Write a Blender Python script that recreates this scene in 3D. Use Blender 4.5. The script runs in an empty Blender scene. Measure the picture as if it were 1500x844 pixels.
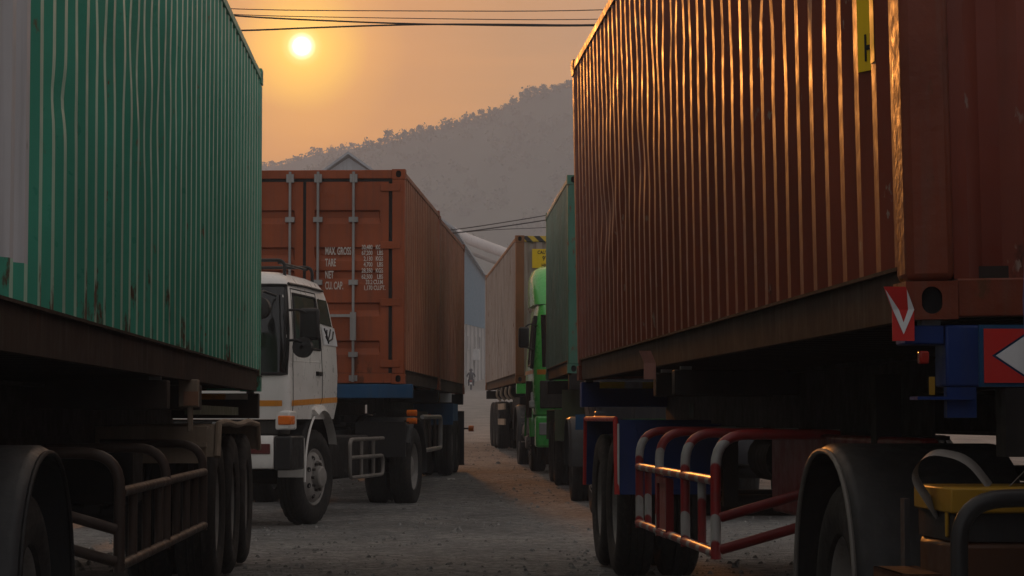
import bpy, bmesh, math, random
import numpy as np
from mathutils import Vector, Matrix

random.seed(7); rng = np.random.default_rng(11)
sc = bpy.context.scene
col = sc.collection
R = math.radians

# ------------------------------------------------------------------ camera
EYE = 1.10
F = 3542.0                                   # focal length in photo pixels (85 mm)
PITCH = math.atan(190.0 / F)
cam = bpy.data.cameras.new('camera'); cam.lens = 85.0; cam.sensor_width = 36.0
cam.clip_end = 6000; cam.clip_start = 0.1
cam_o = bpy.data.objects.new('camera', cam); col.objects.link(cam_o)
cam_o.location = (0, 0, EYE); cam_o.rotation_euler = (R(90) + PITCH, 0, 0)
sc.camera = cam_o

# ------------------------------------------------------------------ sky
SUN_EL, SUN_AZ = R(8.75), math.atan((440 - 750) / F)          # azimuth from +Y, negative = to the left
sun_dir = Vector((math.sin(SUN_AZ) * math.cos(SUN_EL), math.cos(SUN_AZ) * math.cos(SUN_EL), math.sin(SUN_EL)))
world = bpy.data.worlds.new('World'); sc.world = world; world.use_nodes = True
wn = world.node_tree; wn.nodes.clear()
def W(t, **k):
    n = wn.nodes.new(t)
    for a, b in k.items(): setattr(n, a, b)
    return n
def wl(a, b): wn.links.new(a, b)
out = W('ShaderNodeOutputWorld'); bg = W('ShaderNodeBackground')
sky = W('ShaderNodeTexSky', sky_type='NISHITA', sun_disc=False, sun_elevation=SUN_EL, sun_rotation=SUN_AZ,
        dust_density=6.0, air_density=1.2, ozone_density=1.0, altitude=0)
tc = W('ShaderNodeTexCoord')
nrm = W('ShaderNodeVectorMath', operation='NORMALIZE'); wl(tc.outputs['Generated'], nrm.inputs[0])
dot = W('ShaderNodeVectorMath', operation='DOT_PRODUCT'); wl(nrm.outputs[0], dot.inputs[0]); dot.inputs[1].default_value = sun_dir
clampn = W('ShaderNodeMath', operation='MINIMUM'); wl(dot.outputs['Value'], clampn.inputs[0]); clampn.inputs[1].default_value = 1.0
ac = W('ShaderNodeMath', operation='ARCCOSINE'); wl(clampn.outputs[0], ac.inputs[0])
def ramp(maxdeg, stops, interp='LINEAR'):
    m = W('ShaderNodeMapRange'); wl(ac.outputs[0], m.inputs['Value']); m.inputs['From Max'].default_value = R(maxdeg)
    r = W('ShaderNodeValToRGB'); r.color_ramp.interpolation = interp
    e = r.color_ramp.elements
    while len(e) < len(stops): e.new(0.5)
    for k, (d, c) in enumerate(stops):
        e[k].position = d / maxdeg; e[k].color = (*c, 1)
    wl(m.outputs[0], r.inputs[0]); return r
wide = ramp(180, [(0, (.74, .26, .0)), (3, (.68, .24, .0)), (5, (.64, .24, .015)), (8, (.55, .237, .06)), (16, (.40, .24, .14)), (40, (.35, .285, .235)), (90, (.36, .35, .345)), (180, (.29, .29, .30))])
glow = ramp(5.0, [(0, (1.0, .90, .40)), (.30, (.95, .66, .14)), (.5, (.72, .44, .01)), (1.0, (.50, .28, .0)), (1.6, (.26, .11, .0)), (2.5, (.09, .03, .0)), (5.0, (0, 0, 0))])
disc = ramp(1.0, [(0, (.1, .1, .1)), (.17, (.1, .1, .1)), (.235, (.03, .03, .03)), (.34, (0, 0, 0))])
def scale_(node_out, k):
    n = W('ShaderNodeVectorMath', operation='SCALE'); wl(node_out, n.inputs[0]); n.inputs['Scale'].default_value = k; return n.outputs[0]
def add_(a, b):
    n = W('ShaderNodeVectorMath', operation='ADD'); wl(a, n.inputs[0]); wl(b, n.inputs[1]); return n.outputs[0]
# thin uneven cloud streaks in the haze
mp = W('ShaderNodeMapping'); wl(nrm.outputs[0], mp.inputs[0]); mp.inputs['Scale'].default_value = (5, 5, 42)
nz = W('ShaderNodeTexNoise'); wl(mp.outputs[0], nz.inputs['Vector']); nz.inputs['Scale'].default_value = 1.6; nz.inputs['Detail'].default_value = 5
mr = W('ShaderNodeMapRange'); wl(nz.outputs[0], mr.inputs['Value']); mr.inputs['From Min'].default_value = .3; mr.inputs['From Max'].default_value = .7
mr.inputs['To Min'].default_value = .90; mr.inputs['To Max'].default_value = 1.09
cl = W('ShaderNodeVectorMath', operation='SCALE'); wl(wide.outputs[0], cl.inputs[0]); wl(mr.outputs[0], cl.inputs['Scale'])
SKY_K, GLOW_K, DISC_K = 1.5, 2.6, 40.0
total = add_(add_(scale_(sky.outputs[0], 0.0015), scale_(cl.outputs[0], SKY_K)), add_(scale_(glow.outputs[0], GLOW_K), scale_(disc.outputs[0], DISC_K)))
wl(total, bg.inputs[0]); bg.inputs[1].default_value = 1.0
wl(bg.outputs[0], out.inputs[0])

sun = bpy.data.lights.new('sun', 'SUN'); sun.energy = 1.8; sun.angle = R(2.6); sun.color = (1.0, .34, .06)
sun_o = bpy.data.objects.new('sun', sun); col.objects.link(sun_o)
sun_o.rotation_euler = (-sun_dir).to_track_quat('-Z', 'Y').to_euler()

vs = sc.view_settings
vs.view_transform = 'Standard'; vs.look = 'None'; vs.gamma = 1.0; vs.exposure = 0.0; vs.use_curve_mapping = False
cy = sc.cycles
cy.max_bounces = 8; cy.diffuse_bounces = 3; cy.glossy_bounces = 3; cy.volume_bounces = 1; cy.transmission_bounces = 4
cy.use_denoising = True; cy.sample_clamp_indirect = 4.0

# ------------------------------------------------------------------ materials
def new_mat(name):
    m = bpy.data.materials.new(name); m.use_nodes = True
    nt = m.node_tree; nt.nodes.clear()
    o = nt.nodes.new('ShaderNodeOutputMaterial'); b = nt.nodes.new('ShaderNodeBsdfPrincipled')
    nt.links.new(b.outputs[0], o.inputs[0]); return m, nt, b
def tex(nt, kind, scale, detail=4, vec=None, vscale=None, rough=.55):
    n = nt.nodes.new(kind); n.inputs['Scale'].default_value = scale
    if 'Detail' in n.inputs: n.inputs['Detail'].default_value = detail
    if kind == 'ShaderNodeTexNoise': n.inputs['Roughness'].default_value = rough
    t = nt.nodes.new('ShaderNodeTexCoord')
    m = nt.nodes.new('ShaderNodeMapping'); nt.links.new(t.outputs['Object'], m.inputs[0])
    if vscale: m.inputs['Scale'].default_value = vscale
    nt.links.new(m.outputs[0], n.inputs['Vector']); return n
def mapr(nt, src, a, b, c=0., d=1.):
    n = nt.nodes.new('ShaderNodeMapRange'); nt.links.new(src, n.inputs['Value'])
    for k, v in zip(('From Min', 'From Max', 'To Min', 'To Max'), (a, b, c, d)): n.inputs[k].default_value = v
    return n.outputs[0]
def mixc(nt, fac, a, b, mode='MIX'):
    n = nt.nodes.new('ShaderNodeMix'); n.data_type = 'RGBA'; n.blend_type = mode
    if isinstance(fac, (int, float)): n.inputs[0].default_value = fac
    else: nt.links.new(fac, n.inputs[0])
    for k, v in ((6, a), (7, b)):
        if isinstance(v, tuple): n.inputs[k].default_value = (*v[:3], 1)
        else: nt.links.new(v, n.inputs[k])
    return n.outputs[2]
def paint(name, c, rough=.42, var=.25, rust=.0, rustcol=(.10, .035, .015), dirt=.3, dirtcol=(.10, .085, .07), bump=.15, metallic=0., scale=1., coat=0., chips=None, low=0.):
    """weathered paint: tone drift, vertical run marks, dirt, rust spots"""
    m, nt, b = new_mat(name)
    n1 = tex(nt, 'ShaderNodeTexNoise', 1.3 * scale, 5)
    dark = tuple(x * (1 - var) for x in c); lite = tuple(min(1, x * (1 + var)) for x in c)
    cc = mixc(nt, mapr(nt, n1.outputs[0], .3, .7), dark, lite)
    st = tex(nt, 'ShaderNodeTexNoise', 3.0 * scale, 6, vscale=(6, 6, .35))
    cc = mixc(nt, mapr(nt, st.outputs[0], .5, .78, 0, dirt), cc, dirtcol)
    n2 = tex(nt, 'ShaderNodeTexNoise', 9 * scale, 6)
    rr = mapr(nt, n2.outputs[0], .35, .7, rough - .07, rough + .14)
    if rust > 0:
        n3 = tex(nt, 'ShaderNodeTexNoise', 4.5 * scale, 8, vscale=(1, 1, .45), rough=.7)
        t = .74 - .26 * rust; src = n3.outputs[0]
        if low:           # corrosion creeping up from the bottom seam
            tz = nt.nodes.new('ShaderNodeTexCoord'); sz = nt.nodes.new('ShaderNodeSeparateXYZ'); nt.links.new(tz.outputs['Object'], sz.inputs[0])
            ad = nt.nodes.new('ShaderNodeMath'); ad.operation = 'ADD'; nt.links.new(src, ad.inputs[0]); nt.links.new(mapr(nt, sz.outputs[2], .16, .62, low, 0), ad.inputs[1]); src = ad.outputs[0]
        fm = mapr(nt, src, t, t + .06)
        cc = mixc(nt, fm, cc, rustcol)
        mx = nt.nodes.new('ShaderNodeMath'); mx.operation = 'MULTIPLY_ADD'; nt.links.new(fm, mx.inputs[0]); mx.inputs[1].default_value = .35; nt.links.new(rr, mx.inputs[2]); rr = mx.outputs[0]
    if chips:
        v = tex(nt, 'ShaderNodeTexNoise', 5.5, 4, vscale=(1, 1.6, .7), rough=.5); v2 = tex(nt, 'ShaderNodeTexNoise', 30, 3, vscale=(1, 1, .5))
        ml = nt.nodes.new('ShaderNodeMath'); ml.operation = 'MULTIPLY'; nt.links.new(mapr(nt, v.outputs[0], .62, .68), ml.inputs[0]); nt.links.new(mapr(nt, v2.outputs[0], .58, .62), ml.inputs[1])
        cc = mixc(nt, ml.outputs[0], cc, chips)
    nt.links.new(cc, b.inputs['Base Color']); nt.links.new(rr, b.inputs['Roughness'])
    b.inputs['Metallic'].default_value = metallic
    b.inputs['Specular IOR Level'].default_value = .5 if (metallic or coat) else .22
    b.inputs['Coat Weight'].default_value = coat
    if bump:
        bp = nt.nodes.new('ShaderNodeBump'); bp.inputs['Strength'].default_value = bump; bp.inputs['Distance'].default_value = .01
        n4 = tex(nt, 'ShaderNodeTexNoise', 14 * scale, 5); nt.links.new(n4.outputs[0], bp.inputs['Height']); nt.links.new(bp.outputs[0], b.inputs['Normal'])
    return m
def stripes(name, c1, c2, vec, freq, duty=.5, rough=.4):
    """bands of two colours along an object-space direction"""
    m, nt, b = new_mat(name)
    t = nt.nodes.new('ShaderNodeTexCoord')
    d = nt.nodes.new('ShaderNodeVectorMath'); d.operation = 'DOT_PRODUCT'; nt.links.new(t.outputs['Object'], d.inputs[0]); d.inputs[1].default_value = vec
    mu = nt.nodes.new('ShaderNodeMath'); mu.operation = 'MULTIPLY'; nt.links.new(d.outputs['Value'], mu.inputs[0]); mu.inputs[1].default_value = freq
    fr = nt.nodes.new('ShaderNodeMath'); fr.operation = 'FRACT'; nt.links.new(mu.outputs[0], fr.inputs[0])
    f = mapr(nt, fr.outputs[0], duty - .015, duty + .015)
    n1 = tex(nt, 'ShaderNodeTexNoise', 12, 6)
    cc = mixc(nt, f, c1, c2); cc = mixc(nt, mapr(nt, n1.outputs[0], .5, .8, 0, .5), cc, (.05, .035, .03))
    nt.links.new(cc, b.inputs['Base Color']); b.inputs['Roughness'].default_value = rough
    return m
M = {}
M['maroon'] = paint('maroon_paint', (.15, .032, .017), rough=.40, var=.2, rust=.08, rustcol=(.06, .02, .012), dirt=.35, dirtcol=(.075, .024, .016), bump=.12, chips=(.22, .15, .12), low=.10)
M['maroon_post'] = paint('peeling_maroon', (.15, .035, .016), rough=.42, var=.3, rust=.55, rustcol=(.09, .035, .015), dirt=.3, bump=.35, scale=1.5)
M['green'] = paint('green_paint', (.060, .30, .205), rough=.34, var=.15, rust=.30, rustcol=(.09, .045, .025), dirt=.25, dirtcol=(.08, .22, .16), bump=.10, chips=(.16, .09, .05), low=.13)
M['green_crest'] = paint('green_crest_sheen', (.36, .56, .43), rough=.38, var=.25, rust=.35, rustcol=(.12, .07, .04), dirt=.3, dirtcol=(.2, .25, .18), low=.13)  # sky sheen on the outer rib faces, put into the colour as paler green
M['white_patch'] = paint('white_patch', (.52, .51, .52), rough=.45, var=.1, rust=.15, rustcol=(.09, .05, .03), dirt=.3)
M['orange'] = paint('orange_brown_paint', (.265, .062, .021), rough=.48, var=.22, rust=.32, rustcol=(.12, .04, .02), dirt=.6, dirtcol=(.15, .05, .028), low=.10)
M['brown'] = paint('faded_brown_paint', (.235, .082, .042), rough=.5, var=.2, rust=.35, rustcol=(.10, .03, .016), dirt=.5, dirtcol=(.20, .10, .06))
M['brown_crest'] = paint('brown_crest_sheen', (.36, .165, .09), rough=.5, var=.25, rust=.45, rustcol=(.12, .05, .03), dirt=.5, dirtcol=(.24, .12, .07))  # rib highlights painted in as a paler brown on the crest faces
M['brown2'] = paint('faded_brown_paint_older', (.205, .070, .042), rough=.5, var=.2, rust=.35, rustcol=(.09, .03, .018), dirt=.5, dirtcol=(.18, .09, .06))
M['teal'] = paint('teal_paint', (.075, .18, .15), rough=.42, var=.2, rust=.22, rustcol=(.08, .04, .02), dirt=.5, dirtcol=(.16, .21, .19))
M['grey_box'] = paint('grey_container_paint', (.30, .245, .21), rough=.5, var=.2, rust=.5, rustcol=(.15, .065, .035), dirt=.8, dirtcol=(.16, .09, .06))
M['teal_post'] = paint('rusted_teal_post', (.06, .17, .12), rough=.5, var=.25, rust=.75, rustcol=(.14, .06, .03), dirt=.3)
M['rust_post'] = paint('rusty_post', (.21, .085, .035), rough=.55, var=.3, rust=.5, rustcol=(.07, .03, .018), dirt=.3)
M['rail'] = paint('grimy_rail', (.040, .023, .015), rough=.92, var=.3, rust=.4, rustcol=(.07, .032, .018), dirt=.4); M['rail'].node_tree.nodes['Principled BSDF'].inputs['Specular IOR Level'].default_value = .15
M['chassis'] = paint('black_chassis', (.012, .010, .0095), rough=.7, var=.3, dirt=.5, dirtcol=(.028, .022, .018))
M['chassis_brown'] = paint('dusty_brown_chassis', (.030, .020, .015), rough=.7, var=.3, rust=.3, rustcol=(.04, .02, .012), dirt=.6, dirtcol=(.045, .033, .024))
M['blue'] = paint('blue_paint', (.009, .028, .125), rough=.42, var=.25, rust=.2, rustcol=(.05, .03, .025), dirt=.4, dirtcol=(.03, .035, .06))
M['blue2'] = paint('mid_blue_paint', (.012, .060, .135), rough=.5, var=.25, rust=.2, rustcol=(.06, .035, .025), dirt=.4, dirtcol=(.05, .07, .09))
M['red'] = paint('red_paint', (.16, .008, .008), rough=.38, var=.2, rust=.2, dirt=.4, dirtcol=(.07, .02, .018))
M['redwhite'] = stripes('red_white_bands', (.27, .014, .014), (.40, .38, .36), (0.35, 1.0, 1.0), 2.7, .66)
M['hazard'] = stripes('yellow_black_bands', (.55, .36, .02), (.012, .012, .012), (1, 0, 1), 4.6, .5)
M['beige'] = paint('dusty_beige', (.26, .20, .145), rough=.6, var=.25, rust=.3, rustcol=(.10, .06, .035), dirt=.5, dirtcol=(.10, .075, .05))
M['steel'] = paint('grey_steel_tube', (.16, .145, .13), rough=.5, var=.25, rust=.4, rustcol=(.09, .05, .03), dirt=.4)
M['steel_brown'] = paint('brown_steel_tube', (.055, .036, .028), rough=.5, var=.3, rust=.45, rustcol=(.08, .04, .025), dirt=.4)
M['galv'] = paint('galvanised', (.26, .25, .24), rough=.42, var=.2, metallic=.4, rust=.1, dirt=.3)
M['tyre'] = paint('tyre_rubber', (.016, .0145, .0135), rough=.78, var=.3, dirt=.7, dirtcol=(.055, .046, .038), bump=.3, scale=2)
M['rim'] = paint('rim_dusty_grey', (.22, .205, .19), rough=.5, var=.25, rust=.3, rustcol=(.08, .045, .03), dirt=.5, scale=3)
M['hub'] = paint('hub_black', (.045, .04, .037), rough=.5, var=.3, dirt=.5, scale=3)
M['hole'] = paint('shadowed_black', (.008, .007, .007), rough=.8, dirt=0, bump=0)
M['fender_grey'] = paint('grey_fender', (.034, .034, .035), rough=.42, var=.15, dirt=.4, dirtcol=(.055, .05, .045), scale=2)
M['fender_dark'] = paint('dark_plastic_fender', (.018, .0175, .0175), rough=.45, var=.2, dirt=.5, dirtcol=(.042, .037, .032), scale=2)
M['rubber'] = paint('black_rubber', (.016, .015, .015), rough=.6, dirt=.4, dirtcol=(.04, .035, .03))
M['black'] = paint('black_plastic', (.022, .021, .021), rough=.38, dirt=.3, dirtcol=(.05, .045, .04))
M['cab_white'] = paint('cab_white_paint', (.68, .655, .62), rough=.32, var=.06, rust=.10, rustcol=(.30, .22, .16), dirt=.25, dirtcol=(.40, .36, .31), bump=.03, coat=.2)
M['cab_green'] = paint('cab_green_paint', (.065, .50, .085), rough=.28, var=.1, dirt=.15, dirtcol=(.1, .3, .1), bump=.02, coat=.5)
M['cab_blue'] = paint('cab_blue_paint', (.03, .08, .30), rough=.3, var=.1, dirt=.25, bump=.02, coat=.3)
M['cab_dark'] = paint('cab_dark_paint', (.022, .022, .026), rough=.35, var=.1, dirt=.3, bump=.02)
M['cab_cream'] = paint('cab_cream_paint', (.45, .42, .36), rough=.34, var=.1, dirt=.3, bump=.02, coat=.2)
M['stripe_orange'] = paint('orange_stripe', (.62, .24, .03), rough=.4, var=.1, dirt=.2, bump=0)
M['amber'] = paint('amber_lens', (.75, .17, .02), rough=.2, var=.05, dirt=.1, bump=0)
M['red_lens'] = paint('red_lens', (.26, .02, .012), rough=.2, var=.1, dirt=.2, bump=0)
M['dark_red_lens'] = paint('dark_red_lens', (.10, .02, .018), rough=.15, var=.2, dirt=.2, bump=0)
M['yellow'] = paint('yellow_paint', (.23, .125, .008), rough=.5, var=.15, dirt=.4, dirtcol=(.2, .12, .03), bump=.05)
M['sticker_yellow'] = paint('yellow_sticker', (.70, .46, .01), rough=.4, var=.08, dirt=.2, dirtcol=(.4, .26, .02), bump=0)
M['ink'] = paint('black_ink', (.012, .012, .012), rough=.5, dirt=0, bump=0)
M['letter'] = paint('worn_white_lettering', (.52, .46, .41), rough=.5, var=.2, rust=.22, rustcol=(.25, .07, .03), dirt=.3, scale=6, bump=0)
M['plate_white'] = paint('white_plate', (.62, .62, .62), rough=.4, var=.1, dirt=.3, bump=.03)
M['plate_red'] = paint('red_plate', (.48, .03, .025), rough=.35, var=.1, dirt=.3, dirtcol=(.2, .05, .04), bump=.03)
M['battery'] = paint('brown_box', (.055, .022, .010), rough=.5, var=.3, dirt=.5, dirtcol=(.05, .03, .02))
M['lamp_glass'] = paint('lamp_glass', (.30, .30, .30), rough=.1, var=.1, dirt=.2, bump=0, coat=.5)
M['webbing'] = paint('grey_webbing', (.17, .155, .14), rough=.8, var=.3, dirt=.4, bump=.2)
M['olive'] = paint('olive_mudguard', (.085, .105, .055), rough=.5, var=.25, dirt=.5)
def glass_mat():
    m, nt, b = new_mat('cab_glass')
    b.inputs['Base Color'].default_value = (.012, .013, .013, 1); b.inputs['Roughness'].default_value = .05
    b.inputs['IOR'].default_value = 1.5
    n = tex(nt, 'ShaderNodeTexNoise', 3, 6); nt.links.new(mapr(nt, n.outputs[0], .4, .75, .04, .3), b.inputs['Roughness'])
    return m
M['glass'] = glass_mat()
def mirror_mat():
    m, nt, b = new_mat('mirror_glass'); b.inputs['Base Color'].default_value = (.6, .6, .6, 1); b.inputs['Metallic'].default_value = 1; b.inputs['Roughness'].default_value = .05; return m
M['mirror'] = mirror_mat()

# ------------------------------------------------------------------ mesh helper
class MB:
    def __init__(self): self.v, self.f, self.m = [], [], []
    def add(self, vs, fs, mi=0):
        o = len(self.v); self.v += [tuple(p) for p in vs]
        self.f += [tuple(i + o for i in f) for f in fs]; self.m += [mi] * len(fs); return self
    def box(self, x0, x1, y0, y1, z0, z1, mi=0):
        vs = [(x, y, z) for z in (z0, z1) for y in (y0, y1) for x in (x0, x1)]
        return self.add(vs, [(0, 2, 3, 1), (4, 5, 7, 6), (0, 1, 5, 4), (2, 6, 7, 3), (0, 4, 6, 2), (1, 3, 7, 5)], mi)
    def obox(self, c, size, mat3=None, mi=0):
        hx, hy, hz = [q / 2 for q in size]; mat3 = mat3 or Matrix.Identity(3)
        vs = [Vector(c) + mat3 @ Vector((x, y, z)) for z in (-hz, hz) for y in (-hy, hy) for x in (-hx, hx)]
        return self.add(vs, [(0, 2, 3, 1), (4, 5, 7, 6), (0, 1, 5, 4), (2, 6, 7, 3), (0, 4, 6, 2), (1, 3, 7, 5)], mi)
    def prism(self, poly, axis, a0, a1, mi=0):
        """poly of 2-D points in the other two axes (in x,y,z order), extruded along axis from a0 to a1"""
        n = len(poly)
        def P(p, a): return {'x': (a, p[0], p[1]), 'y': (p[0], a, p[1]), 'z': (p[0], p[1], a)}[axis]
        vs = [P(p, a0) for p in poly] + [P(p, a1) for p in poly]
        fs = [tuple(range(n))[::-1], tuple(range(n, 2 * n))] + [(i, (i + 1) % n, n + (i + 1) % n, n + i) for i in range(n)]
        return self.add(vs, fs, mi)
    def tube(self, pts, r, n=10, mi=0, closed=False):
        pts = [Vector(p) for p in pts]; k = len(pts)
        rings = []; up = None
        for i, p in enumerate(pts):
            if closed: t = (pts[(i + 1) % k] - pts[i - 1])
            else: t = (pts[min(i + 1, k - 1)] - pts[max(i - 1, 0)])
            t = t.normalized()
            if up is None:
                up = Vector((0, 0, 1)) if abs(t.z) < .9 else Vector((1, 0, 0))
            a = (up - t * up.dot(t)).normalized(); b = t.cross(a); up = a
            rr = r[i] if isinstance(r, (list, tuple)) else r
            rings.append([p + (a * math.cos(q) + b * math.sin(q)) * rr for q in (2 * math.pi * j / n for j in range(n))])
        vs = [p for g in rings for p in g]; fs = []
        for i in range(k if closed else k - 1):
            for j in range(n):
                a, b = i * n + j, i * n + (j + 1) % n
                c, d = ((i + 1) % k) * n + (j + 1) % n, ((i + 1) % k) * n + j
                fs.append((a, b, c, d))
        if not closed: fs += [tuple(range(n))[::-1], tuple(range((k - 1) * n, k * n))]
        return self.add(vs, fs, mi)
    def lathe(self, prof, n=48, mi=0, mod=None, cap=False):
        """profile of (axial x, radius) about the x axis through the local origin"""
        vs, fs = [], []
        for i in range(n):
            q = 2 * math.pi * i / n
            for k, (a, r) in enumerate(prof):
                rr = mod(i, k, r) if mod else r
                vs.append((a, rr * math.cos(q), rr * math.sin(q)))
        L = len(prof)
        for i in range(n):
            for k in range(L - 1):
                fs.append((i * L + k, i * L + k + 1, ((i + 1) % n) * L + k + 1, ((i + 1) % n) * L + k))
        if cap: fs += [tuple(i * L for i in range(n)), tuple(i * L + L - 1 for i in range(n))[::-1]]
        return self.add(vs, fs, mi)
    def sheet(self, rows, mi=0):
        """grid of points, rows x columns"""
        nr, nc = len(rows), len(rows[0]); vs = [p for r in rows for p in r]
        return self.add(vs, [(i * nc + j, i * nc + j + 1, (i + 1) * nc + j + 1, (i + 1) * nc + j) for i in range(nr - 1) for j in range(nc - 1)], mi)
    def move(self, mat):
        self.v = [tuple(mat @ Vector(p)) for p in self.v]; return self
    def build(self, name, mats, parent=None, s=1, bev=0., ang=38, smooth=True, fixn=True):
        if not isinstance(mats, (list, tuple)): mats = [mats]
        me = bpy.data.meshes.new(name)
        V = [(p[0] * s, p[1], p[2]) for p in self.v]
        me.from_pydata(V, [], self.f)
        for m in mats: me.materials.append(m)
        me.polygons.foreach_set('material_index', self.m)
        if fixn:
            bm = bmesh.new(); bm.from_mesh(me); bmesh.ops.recalc_face_normals(bm, faces=bm.faces); bm.to_mesh(me); bm.free()
        me.update()
        if smooth:
            me.polygons.foreach_set('use_smooth', [True] * len(me.polygons)); me.set_sharp_from_angle(angle=R(ang))
        o = bpy.data.objects.new(name, me); col.objects.link(o)
        if parent: o.parent = parent
        if bev:
            b = o.modifiers.new('bevel', 'BEVEL'); b.width = bev; b.segments = 2; b.limit_method = 'ANGLE'; b.angle_limit = R(40)
        return o
def arc(c, r, a0, a1, n, plane='yz', off=0.):
    """points on an arc; plane names the two axes, off is the third coordinate"""
    out = []
    for i in range(n + 1):
        q = a0 + (a1 - a0) * i / n; p, w = c[0] + r * math.cos(q), c[1] + r * math.sin(q)
        out.append({'yz': (off, p, w), 'xz': (p, off, w), 'xy': (p, w, off)}[plane])
    return out
def rounded(pts, r, n=5):
    """polyline with filleted corners"""
    pts = [Vector(p) for p in pts]; out = [pts[0]]
    for a, b, c in zip(pts, pts[1:], pts[2:]):
        d1, d2 = (a - b), (c - b); q = min(r, d1.length * .49, d2.length * .49)
        p1, p2 = b + d1.normalized() * q, b + d2.normalized() * q
        for i in range(n + 1):
            t = i / n; out.append(p1 * (1 - t) ** 2 + b * 2 * t * (1 - t) + p2 * t * t)
    out.append(pts[-1]); return out
def tag(o, label=None, cat=None, group=None, kind=None):
    if label: o['label'] = label
    if cat: o['category'] = cat
    if group: o['group'] = group
    if kind: o['kind'] = kind
    return o
def empty(name, label, cat, loc, slope=0., group=None, roll=0., pitch=0.):
    o = bpy.data.objects.new(name, None); col.objects.link(o); o.empty_display_size = .3
    o.location = loc; o.rotation_euler = (pitch, roll, -math.atan(slope)); return tag(o, label, cat, group)
def copy_part(o, parent, loc=None):
    c = o.copy(); col.objects.link(c); c.parent = parent
    if loc is not None: c.location = loc
    return c
def copy_tree(o, parent, loc=None, rot=None):
    c = copy_part(o, parent, loc)
    if rot is not None: c.rotation_euler = rot
    for ch in o.children: copy_tree(ch, c)
    return c
def text_part(name, body, size, mat, parent, loc, rot, sx=1., align='LEFT', ext=.0012):
    cu = bpy.data.curves.new(name, 'FONT'); cu.body = body; cu.size = size; cu.align_x = align; cu.extrude = ext; cu.offset = size * .022
    tmp = bpy.data.objects.new(name, cu); col.objects.link(tmp)
    dg = bpy.context.evaluated_depsgraph_get()
    me = bpy.data.meshes.new_from_object(tmp.evaluated_get(dg)); bpy.data.objects.remove(tmp); bpy.data.curves.remove(cu)
    me.materials.clear(); me.materials.append(mat)
    o = bpy.data.objects.new(name, me); col.objects.link(o); o.parent = parent
    o.location = loc; o.rotation_euler = rot; o.scale = (sx, 1, 1); return o

# ------------------------------------------------------------------ ground
GY = [-120, 0, 6, 8.5, 12, 17, 28, 40, 53, 100, 203, 272, 450, 650, 1450]
GZ = [-.2, -.2, -.18, -.14, -.07, 0, .0, .2, .5, 1.4, 3.45, 5.5, 9, 12, 14]
def gz(y): return float(np.interp(y, GY, GZ))
def ground():
    ys = np.concatenate([np.linspace(-120, 0, 6), np.linspace(4, 60, 57), np.linspace(64, 300, 60), np.linspace(320, 1120, 40)])
    xs = np.concatenate([np.linspace(-880, -30, 14), np.linspace(-25, 25, 51), np.linspace(30, 880, 14)])
    rows = []
    for y in ys:
        z = np.mean([gz(y + d) for d in (-3, -1.5, 0, 1.5, 3)])
        rows.append([(x, y, z + (.012 * math.sin(x * 1.7 + y * .6) * math.sin(y * .9) if 14 < y < 80 and abs(x) < 8 else 0)) for x in xs])
    mb = MB().sheet(rows)
    m, nt, b = new_mat('asphalt_yard')
    big = tex(nt, 'ShaderNodeTexNoise', .35, 5); mid = tex(nt, 'ShaderNodeTexNoise', 1.6, 6, vscale=(1, .45, 1))
    fine = tex(nt, 'ShaderNodeTexNoise', 17, 10, rough=.85)
    vor = tex(nt, 'ShaderNodeTexVoronoi', 42)
    cc = mixc(nt, mapr(nt, big.outputs[0], .35, .65), (.36, .36, .345), (.54, .53, .51))
    cc = mixc(nt, mapr(nt, mid.outputs[0], .5, .72, 0, .75), cc, (.50, .46, .42))
    cc = mixc(nt, mapr(nt, mid.outputs[0], .48, .3, 0, .6), cc, (.20, .20, .195))
    cc = mixc(nt, mapr(nt, fine.outputs[0], .36, .60, .15, 1), (.030, .028, .027), cc)
    grit = tex(nt, 'ShaderNodeTexNoise', 5.5, 7, rough=.8)
    cc = mixc(nt, mapr(nt, grit.outputs[0], .38, .56, .55, 0), cc, (.06, .058, .056)); cc = mixc(nt, mapr(nt, grit.outputs[0], .56, .66, 0, .5), cc, (.58, .55, .52))
    cc = mixc(nt, mapr(nt, vor.outputs['Distance'], .0, .25, .35, 0), cc, (.30, .28, .25))
    nt.links.new(cc, b.inputs['Base Color']); b.inputs['Roughness'].default_value = .88
    # far lane: pale worn concrete, a change of material across the yard
    t = nt.nodes.new('ShaderNodeTexCoord'); sp = nt.nodes.new('ShaderNodeSeparateXYZ'); nt.links.new(t.outputs['Object'], sp.inputs[0])
    wob = nt.nodes.new('ShaderNodeMath'); wob.operation = 'MULTIPLY_ADD'; nt.links.new(mid.outputs[0], wob.inputs[0]); wob.inputs[1].default_value = 22; nt.links.new(sp.outputs[1], wob.inputs[2])
    far = mixc(nt, mapr(nt, mid.outputs[0], .35, .65), (.30, .275, .25), (.42, .385, .35))
    cc2 = mixc(nt, mapr(nt, wob.outputs[0], 52, 75), cc, far); nt.links.new(cc2, b.inputs['Base Color'])
    bp = nt.nodes.new('ShaderNodeBump'); bp.inputs['Strength'].default_value = 1.0; bp.inputs['Distance'].default_value = .05
    hh = nt.nodes.new('ShaderNodeMath'); hh.operation = 'ADD'; nt.links.new(grit.outputs[0], hh.inputs[0]); nt.links.new(vor.outputs['Distance'], hh.inputs[1])
    nt.links.new(hh.outputs[0], bp.inputs['Height']); nt.links.new(bp.outputs[0], b.inputs['Normal'])
    o = mb.build('ground', m); tag(o, kind='structure'); return o
ground()
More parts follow.
